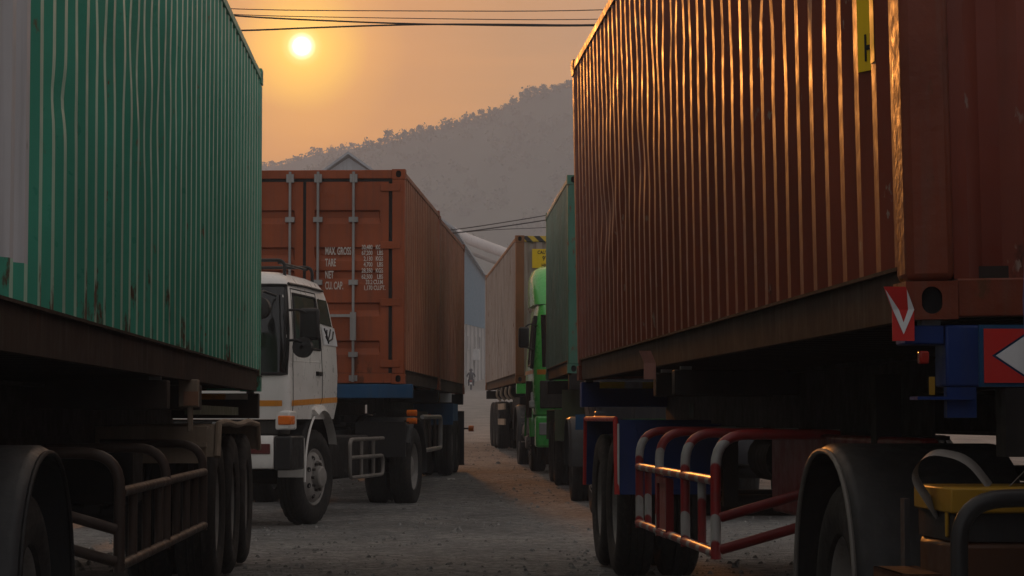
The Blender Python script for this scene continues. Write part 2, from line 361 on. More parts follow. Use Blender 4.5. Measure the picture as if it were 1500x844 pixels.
def gravel():
    mb = MB(); m = paint('loose_stones', (.19, .185, .175), rough=.9, var=.7, dirt=.6, scale=20, bump=0)
    n = 0
    while n < 5500:
        y = 14 + 40 * random.random() ** 1.7; x = random.uniform(-4.2, 4.2)
        if random.random() > .6 + .4 * abs(math.sin(x * 1.9 + math.sin(y * .7) * 1.3)): continue
        r = random.choice([.007, .009, .012, .016, .022]) * random.uniform(.7, 1.3) * (1 + (random.random() < .02) * 1.2)
        z = gz(y) - .003; a = random.random() * 6
        P = [(x + r * random.uniform(.7, 1.3) * math.cos(a + k * 1.57), y + r * random.uniform(.7, 1.3) * math.sin(a + k * 1.57), z) for k in range(4)]
        T = [(x + .45 * r * math.cos(a + .6 + k * 2.1), y + .45 * r * math.sin(a + .6 + k * 2.1), z + r * random.uniform(.6, 1.)) for k in range(3)]
        mb.add(P + T, [(4, 5, 6), (0, 1, 4), (1, 5, 4), (1, 2, 5), (2, 3, 5), (3, 6, 5), (3, 0, 6), (0, 4, 6)]); n += 1
    tag(mb.build('gravel', m, smooth=False, fixn=False), 'loose small stones scattered over the dark asphalt between the trucks', 'gravel', kind='stuff')
gravel()

# ------------------------------------------------------------------ hills with forest
def pxw(px, py, Y): return ((px - 750) / F * Y, Y, EYE + (612 - py) / F * Y)
forest_m = paint('forest_leaves', (.045, .058, .034), rough=.8, var=.2, dirt=0, bump=0, scale=.05)
hill_m = paint('hill_soil', (.040, .048, .030), rough=.9, var=.25, dirt=0, bump=0, scale=.02)
def hill(name, pts, Yr, Yf, Yb, x0, x1, seed):
    rx = [pxw(p[0], 0, Yr)[0] for p in pts]; rz = [pxw(0, p[1], Yr)[2] for p in pts]
    r = np.random.default_rng(seed); ph = r.random(6) * 6
    def ridge(x): return float(np.interp(x, rx, rz))
    def h(x, t):            # t 0 foot, 1 ridge, 2 back foot
        base = gz(Yf) - 2
        k = t if t <= 1 else 2 - t
        k2 = k ** .82
        n = sum(math.sin(x * f + ph[i]) * math.cos(t * g + ph[i]) * a for i, (f, g, a) in enumerate([(.021, 5, 5), (.05, 9, 3), (.11, 14, 1.6)])) * math.sin(math.pi * min(k, 1)) 
        return base + (ridge(x) - base) * k2 + n
    def Yat(t): return Yf + (Yr - Yf) * t if t <= 1 else Yr + (Yb - Yr) * (t - 1)
    rows = [[(x, Yat(t), h(x, t)) for x in np.linspace(x0, x1, 90)] for t in np.linspace(0, 2, 31)]
    o = MB().sheet(rows).build(name, hill_m); tag(o, kind='structure')
    return ridge, h, Yat
rA = [(-400, 330), (300, 285), (385, 268), (470, 248), (528, 223), (560, 208), (600, 199), (630, 193), (690, 177), (735, 163), (765, 143), (800, 133), (835, 125), (900, 112), (1100, 70), (1400, 90), (2200, 200), (3400, 330)]
rB = [(-900, 330), (-200, 300), (200, 268), (340, 250), (385, 246), (410, 241), (445, 230), (480, 222), (520, 214), (580, 216), (700, 250), (1200, 280)]
hA = hill('hill', rA, 850, 650, 940, -520, 680, 3)
hB = hill('hill', rB, 1030, 950, 1110, -560, 420, 5)
def clump(mb, c, r, n, leaf, rr):
    """an irregular crown of many small leaf-bunch faces"""
    lobes = [(Vector((rr.gauss(0, .45), rr.gauss(0, .45), rr.uniform(-.25, .55))) * r, rr.uniform(.4, .7) * r) for _ in range(6)]
    for _ in range(n):
        lc, lr = rr.choice(lobes)
        d = Vector((rr.gauss(0, 1), rr.gauss(0, 1), rr.gauss(0, 1))).normalized() * lr * rr.uniform(.55, 1.05)
        p = Vector(c) + lc + d
        a = Vector((rr.gauss(0, 1), rr.gauss(0, 1), rr.gauss(0, 1))).normalized(); b = a.orthogonal().normalized(); q = a.cross(b)
        s1, s2 = leaf * rr.uniform(.6, 1.3), leaf * rr.uniform(.5, 1.1)
        mb.add([p + b * s1, p + q * s2, p - b * s1 * rr.uniform(.6, 1), p - q * s2], [(0, 1, 2, 3)])
def forest(name, H, x0, x1, n, label, seed, vis):
    ridge, h, Yat = H; rr = random.Random(seed); mb = MB()
    for _ in range(n):
        x = rr.uniform(x0, x1); t = 1 - rr.random() ** 1.3 * .75
        r = rr.uniform(1.6, 3.4)
        clump(mb, (x, Yat(t), h(x, t) + r * .6), r, 34, .62, rr)
    for x in np.arange(x0, x1, 1.5):
        r = rr.uniform(.9, 1.9); clump(mb, (x, Yat(1) + rr.uniform(-2, 2), ridge(x) + r * .25), r, 26, .5, rr)
    tag(mb.build(name, forest_m, smooth=False, fixn=False), label, 'forest', kind='stuff')
forest('hill_forest', hA, -110, 60, 380, 'dense hazy forest covering the slope of the nearer hill', 21, 1)
forest('far_hill_forest', hB, -150, -40, 120, 'pale hazy forest covering the farther low hill on the left', 22, 1)
bark_m = paint('bark', (.05, .04, .03), rough=.9, dirt=.2, bump=0)
protos = []
for k in range(4):
    rr = random.Random(50 + k); cm = MB(); clump(cm, (0, 0, 3.0), rr.uniform(1.5, 2.0), 190, .34, rr)
    tm = MB().tube([(0, 0, -1), (.08, 0, 1), (.0, .1, 2.4), (.1, 0, 3.4)], [.2, .16, .11, .05], 6)
    tm.tube([(0, .05, 1.4), (.5, .2, 2.2), (.9, .3, 2.9)], [.09, .07, .03], 5).tube([(0, .05, 1.5), (-.5, .1, 2.3), (-.8, 0, 3.0)], [.09, .06, .03], 5)
    protos.append((cm, tm))
pm = []
for i, px in enumerate([396, 408, 421, 433, 452, 468, 486, 500, 514, 531, 543, 556, 567, 579, 590, 604, 615, 628, 633, 647, 658, 668, 680, 694, 706, 716, 729, 742, 752, 763, 771, 783, 797, 811, 823, 836]):
    H, Y = (hB, 1030) if px < 523 else (hA, 850)
    x = (px - 750) / F * Y; sc_ = random.choice([.5, .6, .7, .8, .95]) * (.85 if px < 523 else 1) * (1.45 if px in (628, 396) else 1)
    r = empty('hill_tree', 'dark hazy tree standing on the ridge line of the wooded hill', 'tree', (x, Y, H[0](x) - .9), group='trees along the hill ridge')
    r.scale = (sc_, sc_, sc_ * random.uniform(.9, 1.2)); r.rotation_euler.z = random.random() * 6
    k = i % 4
    if i < 4: pm.append((protos[k][0].build('crown', forest_m, r, smooth=False, fixn=False), protos[k][1].build('trunk', bark_m, r)))
    else: copy_part(pm[k][0], r); copy_part(pm[k][1], r)

# ------------------------------------------------------------------ haze
def haze():
    m = bpy.data.materials.new('haze_air'); m.use_nodes = True; nt = m.node_tree; nt.nodes.clear()
    o = nt.nodes.new('ShaderNodeOutputMaterial'); v = nt.nodes.new('ShaderNodeVolumePrincipled')
    v.inputs['Color'].default_value = (.90, .93, 1.0, 1); v.inputs['Density'].default_value = .00102; v.inputs['Anisotropy'].default_value = .05
    nt.links.new(v.outputs[0], o.inputs['Volume'])
    ob = MB().box(-900, 900, -140, 1128, -1.4, 190).build('haze', m, smooth=False)
    tag(ob, 'thin warm evening haze filling the air over the yard and hills', 'haze', kind='stuff'); ob.display_type = 'WIRE'
haze()

# ------------------------------------------------------------------ far buildings, conveyor, wires
def warehouse():
    clad = paint('blue_cladding', (.075, .165, .245), rough=.5, var=.1, dirt=.3, dirtcol=(.15, .22, .3), scale=.4, bump=0)
    low = paint('pale_grey_wall', (.40, .39, .385), rough=.8, var=.12, dirt=.4, scale=.3, bump=0)
    roof = paint('pale_roof_sheet', (.30, .34, .38), rough=.5, var=.1, dirt=.3, scale=.3, bump=0)
    gable = paint('grey_gable_cladding', (.30, .33, .36), rough=.6, var=.1, dirt=.3, scale=.3, bump=0)
    x0, y0, x1, y1 = -5.08, 200., -3.07, 272.
    L = math.hypot(x1 - x0, y1 - y0)
    r = empty('warehouse', 'tall gabled warehouse with blue upper cladding and pale lower wall beyond the trucks', 'warehouse', (x0, y0, gz(y0)), (x1 - x0) / (y1 - y0))
    g0 = gz(200); e = 17.0 - g0; pk = 22.95 - g0; W_ = 17.0; g1 = gz(y1) - g0
    b0, b1 = 3.6 + 1.1 + 1.9 - .0, 11.1 - g0
    b0 = EYE + 142 / F * 200 - g0
    # side wall (local x = 0), local y along the wall
    mb = MB()
    ys = np.linspace(0, L, 145)
    rows = []
    for k, y in enumerate(ys): pass
    bot = lambda y: b0 + (b1 - b0) * y / L
    rows = [[(.05 if k % 2 else .0, y, bot(y)) for k, y in enumerate(ys)], [(.05 if k % 2 else .0, y, e) for k, y in enumerate(ys)]]
    mb.sheet(rows).build('upper_cladding', clad, r, smooth=False)
    mb = MB().prism([(0, -3), (L, g1 - 1), (L, bot(L)), (0, bot(0))], 'x', -.5, -.06)
    mb.build('lower_wall', low, r)
    for y in np.linspace(1, L - 1, 9):
        MB().box(-.07, .12, y - .2, y + .2, -2 + g1 * y / L, bot(y)).build('pilaster', low, r)
    for y in (14, 30, 47, 58):
        z = g1 * y / L
        MB().box(-.06, .02, y - 1.4, y + 1.4, z + 3.4, z + 4.6).build('window', M['glass'], r)
        MB().box(-.055, .10, y - 1.6, y + 1.6, z + 3.25, z + 3.39).build('window_sill', low, r)
    MB().box(-.3, .55, 43, 44.6, g1 * 44 / L + 2.2, g1 * 44 / L + 3.3).build('notice_board', M['plate_white'], r)
    # gable front and back
    for yy in (0, L):
        MB().prism([(0, -3), (-W_, -3), (-W_, e), (-W_ / 2, pk - .25), (0, e)], 'y', yy - .1, yy + .1).build('gable_wall', gable, r)
    MB().box(-W_, -W_ + .3, .2, L - .2, -3, e).build('back_wall', gable, r)
    sl = [(.45, e - .45), (-W_ / 2, pk), (-W_ - .45, e - .45), (-W_ - .45, e - .25), (-W_ / 2, pk + .22), (.45, e - .25)]
    MB().prism(sl, 'y', -.6, L + .5).build('roof', roof, r)
warehouse()
def end_wall():
    m = paint('grey_end_wall', (.36, .35, .345), rough=.8, var=.12, dirt=.4, scale=.3, bump=0)
    y = 300; r = empty('boundary_wall', 'long pale grey wall with posts closing the far end of the road', 'wall', (-3.2, y, gz(y) - .2))
    MB().box(0, 40, 0, .4, -1, 4.2).build('wall_panel', m, r)
    MB().box(-.1, 40.1, -.1, .5, 4.2, 4.45).build('coping', m, r)
    for k in range(12): MB().box(k * 3.5, k * 3.5 + .4, -.25, 0, -1, 4.19).build('pier', m, r)
end_wall()
def conveyor():
    m = paint('pale_duct_sheet', (.58, .55, .54), rough=.45, var=.08, dirt=.2, scale=.4, bump=0); Y = 285
    r = empty('conveyor_duct', 'pale round overhead duct sloping down behind the grey container', 'duct', (0, 0, 0))
    a = pxw(640, 326, Y); b = pxw(672, 345, Y); c = pxw(740, 371, Y); d = pxw(860, 410, Y)
    MB().tube(rounded([a, b, c, d], 3), .62, 16).build('duct', m, r)
    MB().tube([(p[0], p[1] + .5, p[2] - 1.5) for p in (a, b, c, d)], .22, 8).build('truss', M['galv'], r)
    for p in (d, (d[0] - 6, d[1], d[2] + 2.2)):
        MB().box(p[0] - .2, p[0] + .2, p[1] + .2, p[1] + .6, gz(Y) - 1, p[2] - 1.4).build('support_post', M['galv'], r)
conveyor()
wire_m = paint('cable_black', (.015, .014, .014), rough=.6, dirt=0, bump=0)
def wire(pts, Y, r, label, group, ext=True):
    P = [Vector(pxw(px, py, Y)) for px, py in pts]
    if ext:
        d0, d1 = P[0] - P[1], P[-1] - P[-2]
        P = [P[0] + d0.normalized() * 9 + Vector((0, 0, .5))] + P + [P[-1] + d1.normalized() * 9 + Vector((0, 0, .5))]
    o = MB().tube(rounded(P, 3), r, 6).build('overhead_cable', wire_m); tag(o, label, 'cable', group)
g = 'overhead cables crossing the sky'
wire([(340, 20), (430, 25), (550, 30), (620, 32), (860, 36)], 50, .017, 'thick black cable that dips from upper left to cross the other thick cable', g)
wire([(352, 42), (440, 38), (550, 34), (640, 32), (760, 32.5), (862, 34)], 50.4, .018, 'thick black cable passing just above the sun disc, lowest of the bundle', g)
wire([(335, 11), (600, 12.5), (870, 13)], 52, .010, 'thin grey cable highest in the sky of the bundle', g)
wire([(335, 19), (560, 23), (870, 27)], 52.5, .009, 'thin grey cable between the topmost cable and the thick crossing pair', g)
g2 = 'thin distant lines above the duct'
wire([(640, 339), (690, 333), (810, 314)], 110, .022, 'upper of two thin lines rising toward the teal container above the pale duct', g2)
wire([(640, 344), (700, 337), (810, 321)], 110.5, .028, 'lower of two thin lines rising toward the teal container above the pale duct', g2)
wire([(650, 343), (720, 336), (810, 333)], 112, .016, 'faint nearly level line just above the pale duct', g2)

# ------------------------------------------------------------------ containers
CW = 2.438
def corr_profile(v0, v1, pitch=.278, outer=.070, slope=.068, depth=.036):
    """(v, depth) points of a trapezoid corrugated wall"""
    n = int((v1 - v0) / pitch); p = (v1 - v0) / n; k = p / pitch
    pts = [(v0, 0., 0)]
    for i in range(n):
        a = v0 + i * p
        pts += [(a + outer * .5 * k, 0., i), (a + (outer * .5 + slope) * k, depth, i), (a + p - (outer * .5 + slope) * k, depth, i), (a + p - outer * .5 * k, 0., i + 1)]
    pts.append((v1, 0., n)); return pts
def corr_side(L, H, dents=(), nz=34, w0=.17, w1=None, u0=.012, wob=0., seed=1, patch=None, crest=0):
    """side sheet in container coordinates; outer face toward -u"""
    w1 = w1 or H - .075
    r = np.random.default_rng(seed)
    prof = corr_profile(.165, L - .165); ws = list(np.linspace(w0, w1, nz))
    if patch: ws = sorted(set(ws + [patch[1], patch[1] + .001]))
    nr = int(L / .27) + 4
    phase = r.random((nr, 3)) * 6.28; amp = r.normal(0, 1, (nr, 3))
    rows = []
    for w in ws:
        row = []
        for v, d, i in prof:
            out = d < .01
            du, dv = 0., 0.
            for (vc, wc, sv, sw, A, B) in dents:
                gq = math.exp(-((v - vc) / sv) ** 2 - ((w - wc) / sw) ** 2)
                du += A * gq * (1. if out else .35) * (.55 + .45 * math.sin(w * 9 + phase[i, 0]) + .25 * amp[i, 0])
                dv += B * gq * math.sin(w * (8 + 3 * amp[i, 1]) + phase[i, 1])
            dv += wob * (math.sin(w * 2.1 + phase[i, 2]) + .5 * math.sin(w * 5.7 + phase[i, 0])) * (1 if out else .6)
            du += wob * .5 * math.sin(w * 3.3 + v * 2.1)
            row.append((u0 + d + max(-.006, du), v + dv, w))
        rows.append(row)
    mb = MB().sheet(rows)
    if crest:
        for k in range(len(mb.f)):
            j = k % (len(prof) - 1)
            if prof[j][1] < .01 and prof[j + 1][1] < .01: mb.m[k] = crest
    if patch:
        nc = len(prof)
        for k in range(len(mb.f)):
            i, j = divmod(k, nc - 1)
            if (prof[j][0] + prof[j + 1][0]) / 2 < patch[0] and ws[i] >= patch[1] - .0005: mb.m[k] = 1
    return mb
def plate_with_hole(mb, axis, a, c, half, hole, depth, sign, mi=0, mih=1):
    """rectangular face with an oval pocket; axis 'x' or 'y', plane at a, centre c, half sizes, hole half sizes"""
    n = 24; ov, sq = [], []
    for i in range(n):
        q = 2 * math.pi * (i + .5) / n; cx, sx = math.cos(q), math.sin(q)
        hx, hz = hole; k = max(0, hz - hx)
        ov.append((hx * cx, hx * sx + (k if sx > 0 else -k)))
        m = max(abs(cx) / half[0], abs(sx) / half[1]); sq.append((cx / m, sx / m))
    def P(p, d): return (a + d, c[0] + p[0], c[1] + p[1]) if axis == 'x' else (c[0] + p[0], a + d, c[1] + p[1])
    vs = [P(p, 0) for p in sq] + [P(p, 0) for p in ov] + [P(p, depth * sign) for p in ov]
    fs = [(i, (i + 1) % n, n + (i + 1) % n, n + i) for i in range(n)]
    mb.add(vs, fs, mi); mb.add(vs, [(n + i, n + (i + 1) % n, 2 * n + (i + 1) % n, 2 * n + i) for i in range(n)] + [tuple(range(2 * n, 3 * n))], mih)
    # square off the rectangle's four corners
    for sx, sz in ((1, 1), (-1, 1), (-1, -1), (1, -1)):
        near = sorted(range(n), key=lambda i: (sq[i][0] - sx * half[0]) ** 2 + (sq[i][1] - sz * half[1]) ** 2)[:2]
        mb.add([P((sx * half[0], sz * half[1]), 0), P(sq[near[0]], 0), P(sq[near[1]], 0)], [(0, 1, 2)], mi)
def casting(mb, u, v, w):
    """corner casting with lifting holes; u, v, w name the low corner and the side it faces"""
    du, dv, dw = .162, .178, .118
    u0 = 0. if u == 0 else CW - du; v0 = v if v == 0 else v - dv; w0 = w
    ou, ov = (u0 if u == 0 else u0 + du), (v0 if v == 0 else v0 + dv)
    su, sv = (1 if u == 0 else -1), (1 if v == 0 else -1)
    mb.box(u0 + .02, u0 + du - .02, v0 + .02, v0 + dv - .02, w0 + .003, w0 + dw - .003, 1)
    plate_with_hole(mb, 'x', ou, (v0 + dv / 2, w0 + dw / 2), (dv / 2, dw / 2), (.026, .040), .028, su)
    plate_with_hole(mb, 'y', ov, (u0 + du / 2, w0 + dw / 2), (du / 2, dw / 2), (.032, .042), .028, sv)
    iu, iv = (u0 + du if u == 0 else u0), (v0 + dv if v == 0 else v0)
    mb.add([(iu, v0, w0), (iu, v0 + dv, w0), (iu, v0 + dv, w0 + dw), (iu, v0, w0 + dw)], [(0, 1, 2, 3)])
    mb.add([(u0, iv, w0), (u0 + du, iv, w0), (u0 + du, iv, w0 + dw), (u0, iv, w0 + dw)], [(0, 1, 2, 3)])
    for z in (w0, w0 + dw): mb.add([(u0, v0, z), (u0 + du, v0, z), (u0 + du, v0 + dv, z), (u0, v0 + dv, z)], [(0, 1, 2, 3)])
def container(root, s, L, H, mats, dents=(), wob=.002, seed=1, door_front=False, patch=None, post=None, front_header=None, rail=None, nz=34, crest=0):
    body = mats[0]; post = post or body; rail = rail or M['rail']
    sp = corr_side(L, H, dents, nz, wob=wob, seed=seed, patch=patch, crest=crest).build('side_panel', mats, root, s, ang=20, smooth=False, fixn=False)
    if s == 1:
        pass
    back = MB().sheet([[(CW - .012 - d, v, w) for v, d, i in corr_profile(.165, L - .165)] for w in (.17, H - .075)]).build('side_panel', body, root, s, smooth=False)
    MB().sheet([[(u, v, H - .035 + d * .5) for v, d, i in corr_profile(.1, L - .1, .21, .08, .02, .02)] for u in (.05, CW - .05)]).build('roof_panel', body, root, s, smooth=False)
    fl = MB().box(.06, CW - .06, .06, L - .06, .125, .165)
    for v in np.arange(.35, L - .2, .30): fl.box(.08, CW - .08, v - .022, v + .022, .02, .125)
    fl.build('floor_frame', M['chassis_brown'], root, s)
    for u in (0, CW):
        r = MB(); q = 1 if u == 0 else -1
        a = u + q * .026
        r.box(min(a, a + q * .008), max(a, a + q * .008), .178, L - .178, .010, .162)
        r.box(min(a, a + q * .05), max(a, a + q * .05), .178, L - .178, .003, .012)
        r.box(*sorted((u + q * .009, u + q * .07)), .168, L - .168, .160, .172)
        r.build('bottom_rail', rail, root, s)
        t = MB(); b = u + q * .004
        t.box(min(b, b + q * .06), max(b, b + q * .06), .178, L - .178, H - .09, H - .03)
        t.build('top_rail', post if post is M['rust_post'] else body, root, s, bev=.006)
        for v in (0, L):
            p = MB(); qv = 1 if v == 0 else -1
            x0, x1 = sorted((u + q * .006, u + q * .158)); y0, y1 = sorted((v + qv * .006, v + qv * .060))
            p.prism([(u + q * .006, v + qv * .006), (u + q * .158, v + qv * .006), (u + q * .158, v + qv * .060), (u + q * .055, v + qv * .060), (u + q * .055, v + qv * .168), (u + q * .006, v + qv * .168)], 'z', .118, H - .118)
            p.build('corner_post', post, root, s, bev=.028 if post is M['maroon_post'] else .012)
            for w in (0, H - .118):
                c = MB(); casting(c, u, v, w); c.build('corner_casting', [post, M['hole']], root, s, ang=30, smooth=False)
    def endframe(v, sgn, header=None):
        y0, y1 = sorted((v + sgn * .010, v + sgn * .085))
        MB().box(.162, CW - .162, y0, y1, H - .112, H - .008).build('top_beam', header or post, root, s, bev=.006)
        MB().box(.162, CW - .162, y0, y1, .006, .125).build('bottom_beam', post, root, s, bev=.006)
    def endwall(v, sgn):
        pr = corr_profile(.158, CW - .158, .25, .09, .05, .042)
        MB().sheet([[(u, v + sgn * (.03 + d), w) for u, d, i in pr] for w in (.125, H - .112)]).build('end_wall', body, root, s, smooth=False)
    endframe(0, 1, front_header); endframe(L, -1)
    if not door_front: endwall(0, 1); endwall(L, -1)
    else: doors(root, s, H, body); endwall(L, -1)
    return root
def doors(root, s, H, body):
    """two doors at the v = 0 end, with horizontal pressings, lock bars, hinges"""
    zb, zt = .130, H - .150
    MB().box(.16, CW - .16, .030, .06, zt + .002, H - .112).build('door_seal', M['rubber'], root, s)
    for d, (a, b) in enumerate(((.200, 1.202), (1.240, CW - .200))):
        # outward flat at v=.02, pressed bands inward
        levels = [(zb, .020)]
        for z in (.47, .93, 1.32, 1.60, 2.05):
            levels += [(z - .12, .020), (z - .045, .060), (z + .03, .060), (z + .05, .020)]
        levels.append((zt, .020))
        ins = .10
        rows = [[(a, .018, z), (a + ins, .020, z), (a + ins + .02, v, z), (b - ins - .02, v, z), (b - ins, .020, z), (b, .018, z)] for z, v in levels]
        mb = MB().sheet(rows)
        mb.box(a, b, .026, .065, zb, zb + .05).box(a, b, .026, .065, zt - .05, zt)
        dr = mb.build('door', body, root, s, smooth=False)
        MB().box(a - .006, a + .004, .024, .05, zb, zt).box(b - .004, b + .006, .024, .05, zb, zt).build('gasket', M['rubber'], dr, s)
        bars = (.624, 1.055) if d == 0 else (1.395, 1.82)
        for u in bars:
            m = MB().tube([(u, -.020, .02), (u, -.020, H - .03)], .017, 10)
            m.box(u - .05, u + .05, -.012, .010, .03, .10).box(u - .045, u + .045, -.03, .016, H - .16, H - .06)
            for z in (.35, 1.22, 1.98): m.box(u - .055, u + .055, -.040, .018, z - .03, z + .03)
            m.build('locking_bar', M['galv'], dr, s)
            h = MB().box(min(u, u + .30 * (1 if u < 1.3 else -1)), max(u, u + .30 * (1 if u < 1.3 else -1)), -.045, -.03, .80, .835)
            h.box(u - .035, u + .035, -.05, .0, .52, .86)
            h.build('lock_handle', M['galv'], dr, s)
        hx = .060 if d == 0 else CW - .06
        for z in (.24, .98, 1.67, 2.37):
            x0, x1 = (hx, a + .10) if d == 0 else (b - .10, hx)
            MB().box(x0, x1, -.006, .019, z - .045, z + .045).build('hinge', body, dr, s, bev=.004)
    # black gaps between door and post
    for x0, x1 in ((.158, .200), (1.204, 1.238), (CW - .200, CW - .158)):
        MB().box(x0, x1, .034, .060, zb, zt).build('door_seal', M['rubber'], root, s)

# frames: (x, Y) of the alley-side front corner, slope of the side plane
RX, RS = 1.21, -.0562
LX, LS = -1.579, -.0361
def rig(name, label, cat, x, Y, slope, z, group=None, roll=0., v=0., pitch=0.):
    return empty(name, label, cat, (x + slope * v, Y + v, z), slope, group, roll, pitch)
GC = 'shipping containers on the parked trailers'
c_right = rig('shipping_container', 'dark maroon corrugated container with a dented side, nearest on the right', 'container', RX, 7.41, RS, 1.40, GC, roll=R(-1.0))
dR = [(6.0, 1.85, 1.5, .40, .009, .006), (8.8, 1.95, 1.6, .35, .008, .006), (9.6, 1.05, 1.2, .35, .018, .005), (3.6, 1.75, .6, .5, .008, .005), (2.3, 1.25, .25, .25, .014, .004), (2.75, 1.55, .2, .2, .014, .004), (1.45, 1.5, .12, .4, .012, .003), (7.2, 1.25, .9, .3, .010, .004)]
container(c_right, 1, 12.19, 2.591, [M['maroon']], dR, .0014, 4, rail=M['rail'], nz=60, post=M['maroon_post'])
c_left = rig('shipping_container', 'dark green corrugated container with a white painted end, nearest on the left', 'container', LX + .0043, 7.28, LS, 1.31, GC)
dL = [(3.2, 1.75, 1.0, .40, .009, .009), (2.4, 1.40, .5, .25, .008, .010), (4.0, 1.3, .8, .35, .009, .007), (1.55, .95, .35, .09, .012, .0), (5.5, 1.6, 1.2, .4, .006, .005)]
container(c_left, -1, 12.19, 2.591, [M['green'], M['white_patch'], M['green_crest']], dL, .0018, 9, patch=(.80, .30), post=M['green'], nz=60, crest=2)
c_or = rig('shipping_container', 'orange brown container with white weight lettering on its closed doors', 'container', -1.29, 29.1, .0397, 1.51, GC)
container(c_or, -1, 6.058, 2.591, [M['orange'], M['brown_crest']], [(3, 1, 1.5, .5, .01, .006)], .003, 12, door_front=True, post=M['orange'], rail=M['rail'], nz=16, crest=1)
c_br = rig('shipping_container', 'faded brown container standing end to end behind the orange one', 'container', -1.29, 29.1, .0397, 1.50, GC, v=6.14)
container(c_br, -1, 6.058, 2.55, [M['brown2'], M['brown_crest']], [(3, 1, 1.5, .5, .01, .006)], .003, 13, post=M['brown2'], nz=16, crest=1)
c_te = rig('shipping_container', 'teal green container with streaked side behind the maroon one', 'container', .722, 31.5, -.033, 1.68, GC)
container(c_te, 1, 6.058, 2.591, [M['teal']], [(3, 1.3, 1.5, .6, .012, .006)], .003, 14, post=M['teal_post'], nz=16)
c_gr = rig('shipping_container', 'pale grey rust stained container with a yellow and black banded top beam', 'container', .06, 42.9, -.055, 1.72, GC)
container(c_gr, 1, 12.19, 2.62, [M['grey_box']], [(4, .9, 2.5, .6, .02, .01), (8, 1, 2, .5, .02, .01)], .004, 15, post=M['rust_post'], front_header=M['hazard'], nz=20)
# the orange container's brown side and its lettering
for o in c_or.children:
    if o.name.startswith('side_panel') or o.name.startswith('top_rail'): o.data.materials[0] = M['brown']
rows = [('MAX. GROSS', 366), ('TARE', 383), ('NET', 401), ('CU. CAP.', 417)]
dz = lambda py: EYE + (612 - py) / F * 29.05 - 1.51
for t, py in rows:
    text_part('lettering', t, .128, M['letter'], c_or, (-(592 - 474) / F * 29.1 , .0165, dz(py + 6)), (R(90), 0, 0), .43)
vals = [('30,480  KGS', 361), ('67,200  LBS', 369.5), ('2,130  KGS', 378), ('4,700  LBS', 386.5), ('28,350  KGS', 395.5), ('62,500  LBS', 404.5), ('33.2 CU.M', 412.5)]
for t, py in vals:
    for t1, x1 in zip(t.split(), (544, 559.5)):
        text_part('lettering', t1, .074, M['letter'], c_or, (-(592 - x1) / F * 29.1, .0165, dz(py + 3.2)), (R(90), 0, 0), .66, 'RIGHT')
for t1, x1 in (('1,170', 544), ('CU.FT.', 563)):
    text_part('lettering', t1, .074, M['letter'], c_or, (-(592 - x1) / F * 29.1, .0165, dz(421 + 3.2)), (R(90), 0, 0), .66, 'RIGHT')
# yellow placard with lettering, right container (stuck into one trough of the corrugation)
pl = MB()
pv0, pv1 = .165 + .2755 * 1 + .035 + .001, .165 + .2755 * 2 - .035 - .001
pl.sheet([[(.0085, pv0 - .062, w), (.0085, pv0, w), (.0445, pv0 + .067, w), (.0445, pv1 - .067, w), (.0085, pv1, w)] for w in (.86, 1.36)])
st = pl.build('height_placard', M['sticker_yellow'], c_right, 1, smooth=False)
text_part('placard_letter', 'H', .125, M['ink'], st, (.0085 + .036 * .48 - .0022, pv1 - .067 * .48 - .0012, .895), (R(90), 0, math.atan2(-.067, .036)), .46)
pq = MB().box(.30, .80, .012, .020, 2.04, 2.38).build('height_placard', M['sticker_yellow'], c_gr, 1)
for k, (t, sz) in enumerate((('CAUTION', .085), ('9\'6"', .11), ('HIGH', .085))):
    text_part('placard_letter', t, sz, M['ink'], pq, (.55, .0115, 2.29 - k * .115), (R(90), 0, 0), .8, 'CENTER')
# blue mark on the white end of the green container
MB().box(.009, .0115, .30, .345, 1.35, 1.75).build('blue_mark', M['blue'], c_left, -1)

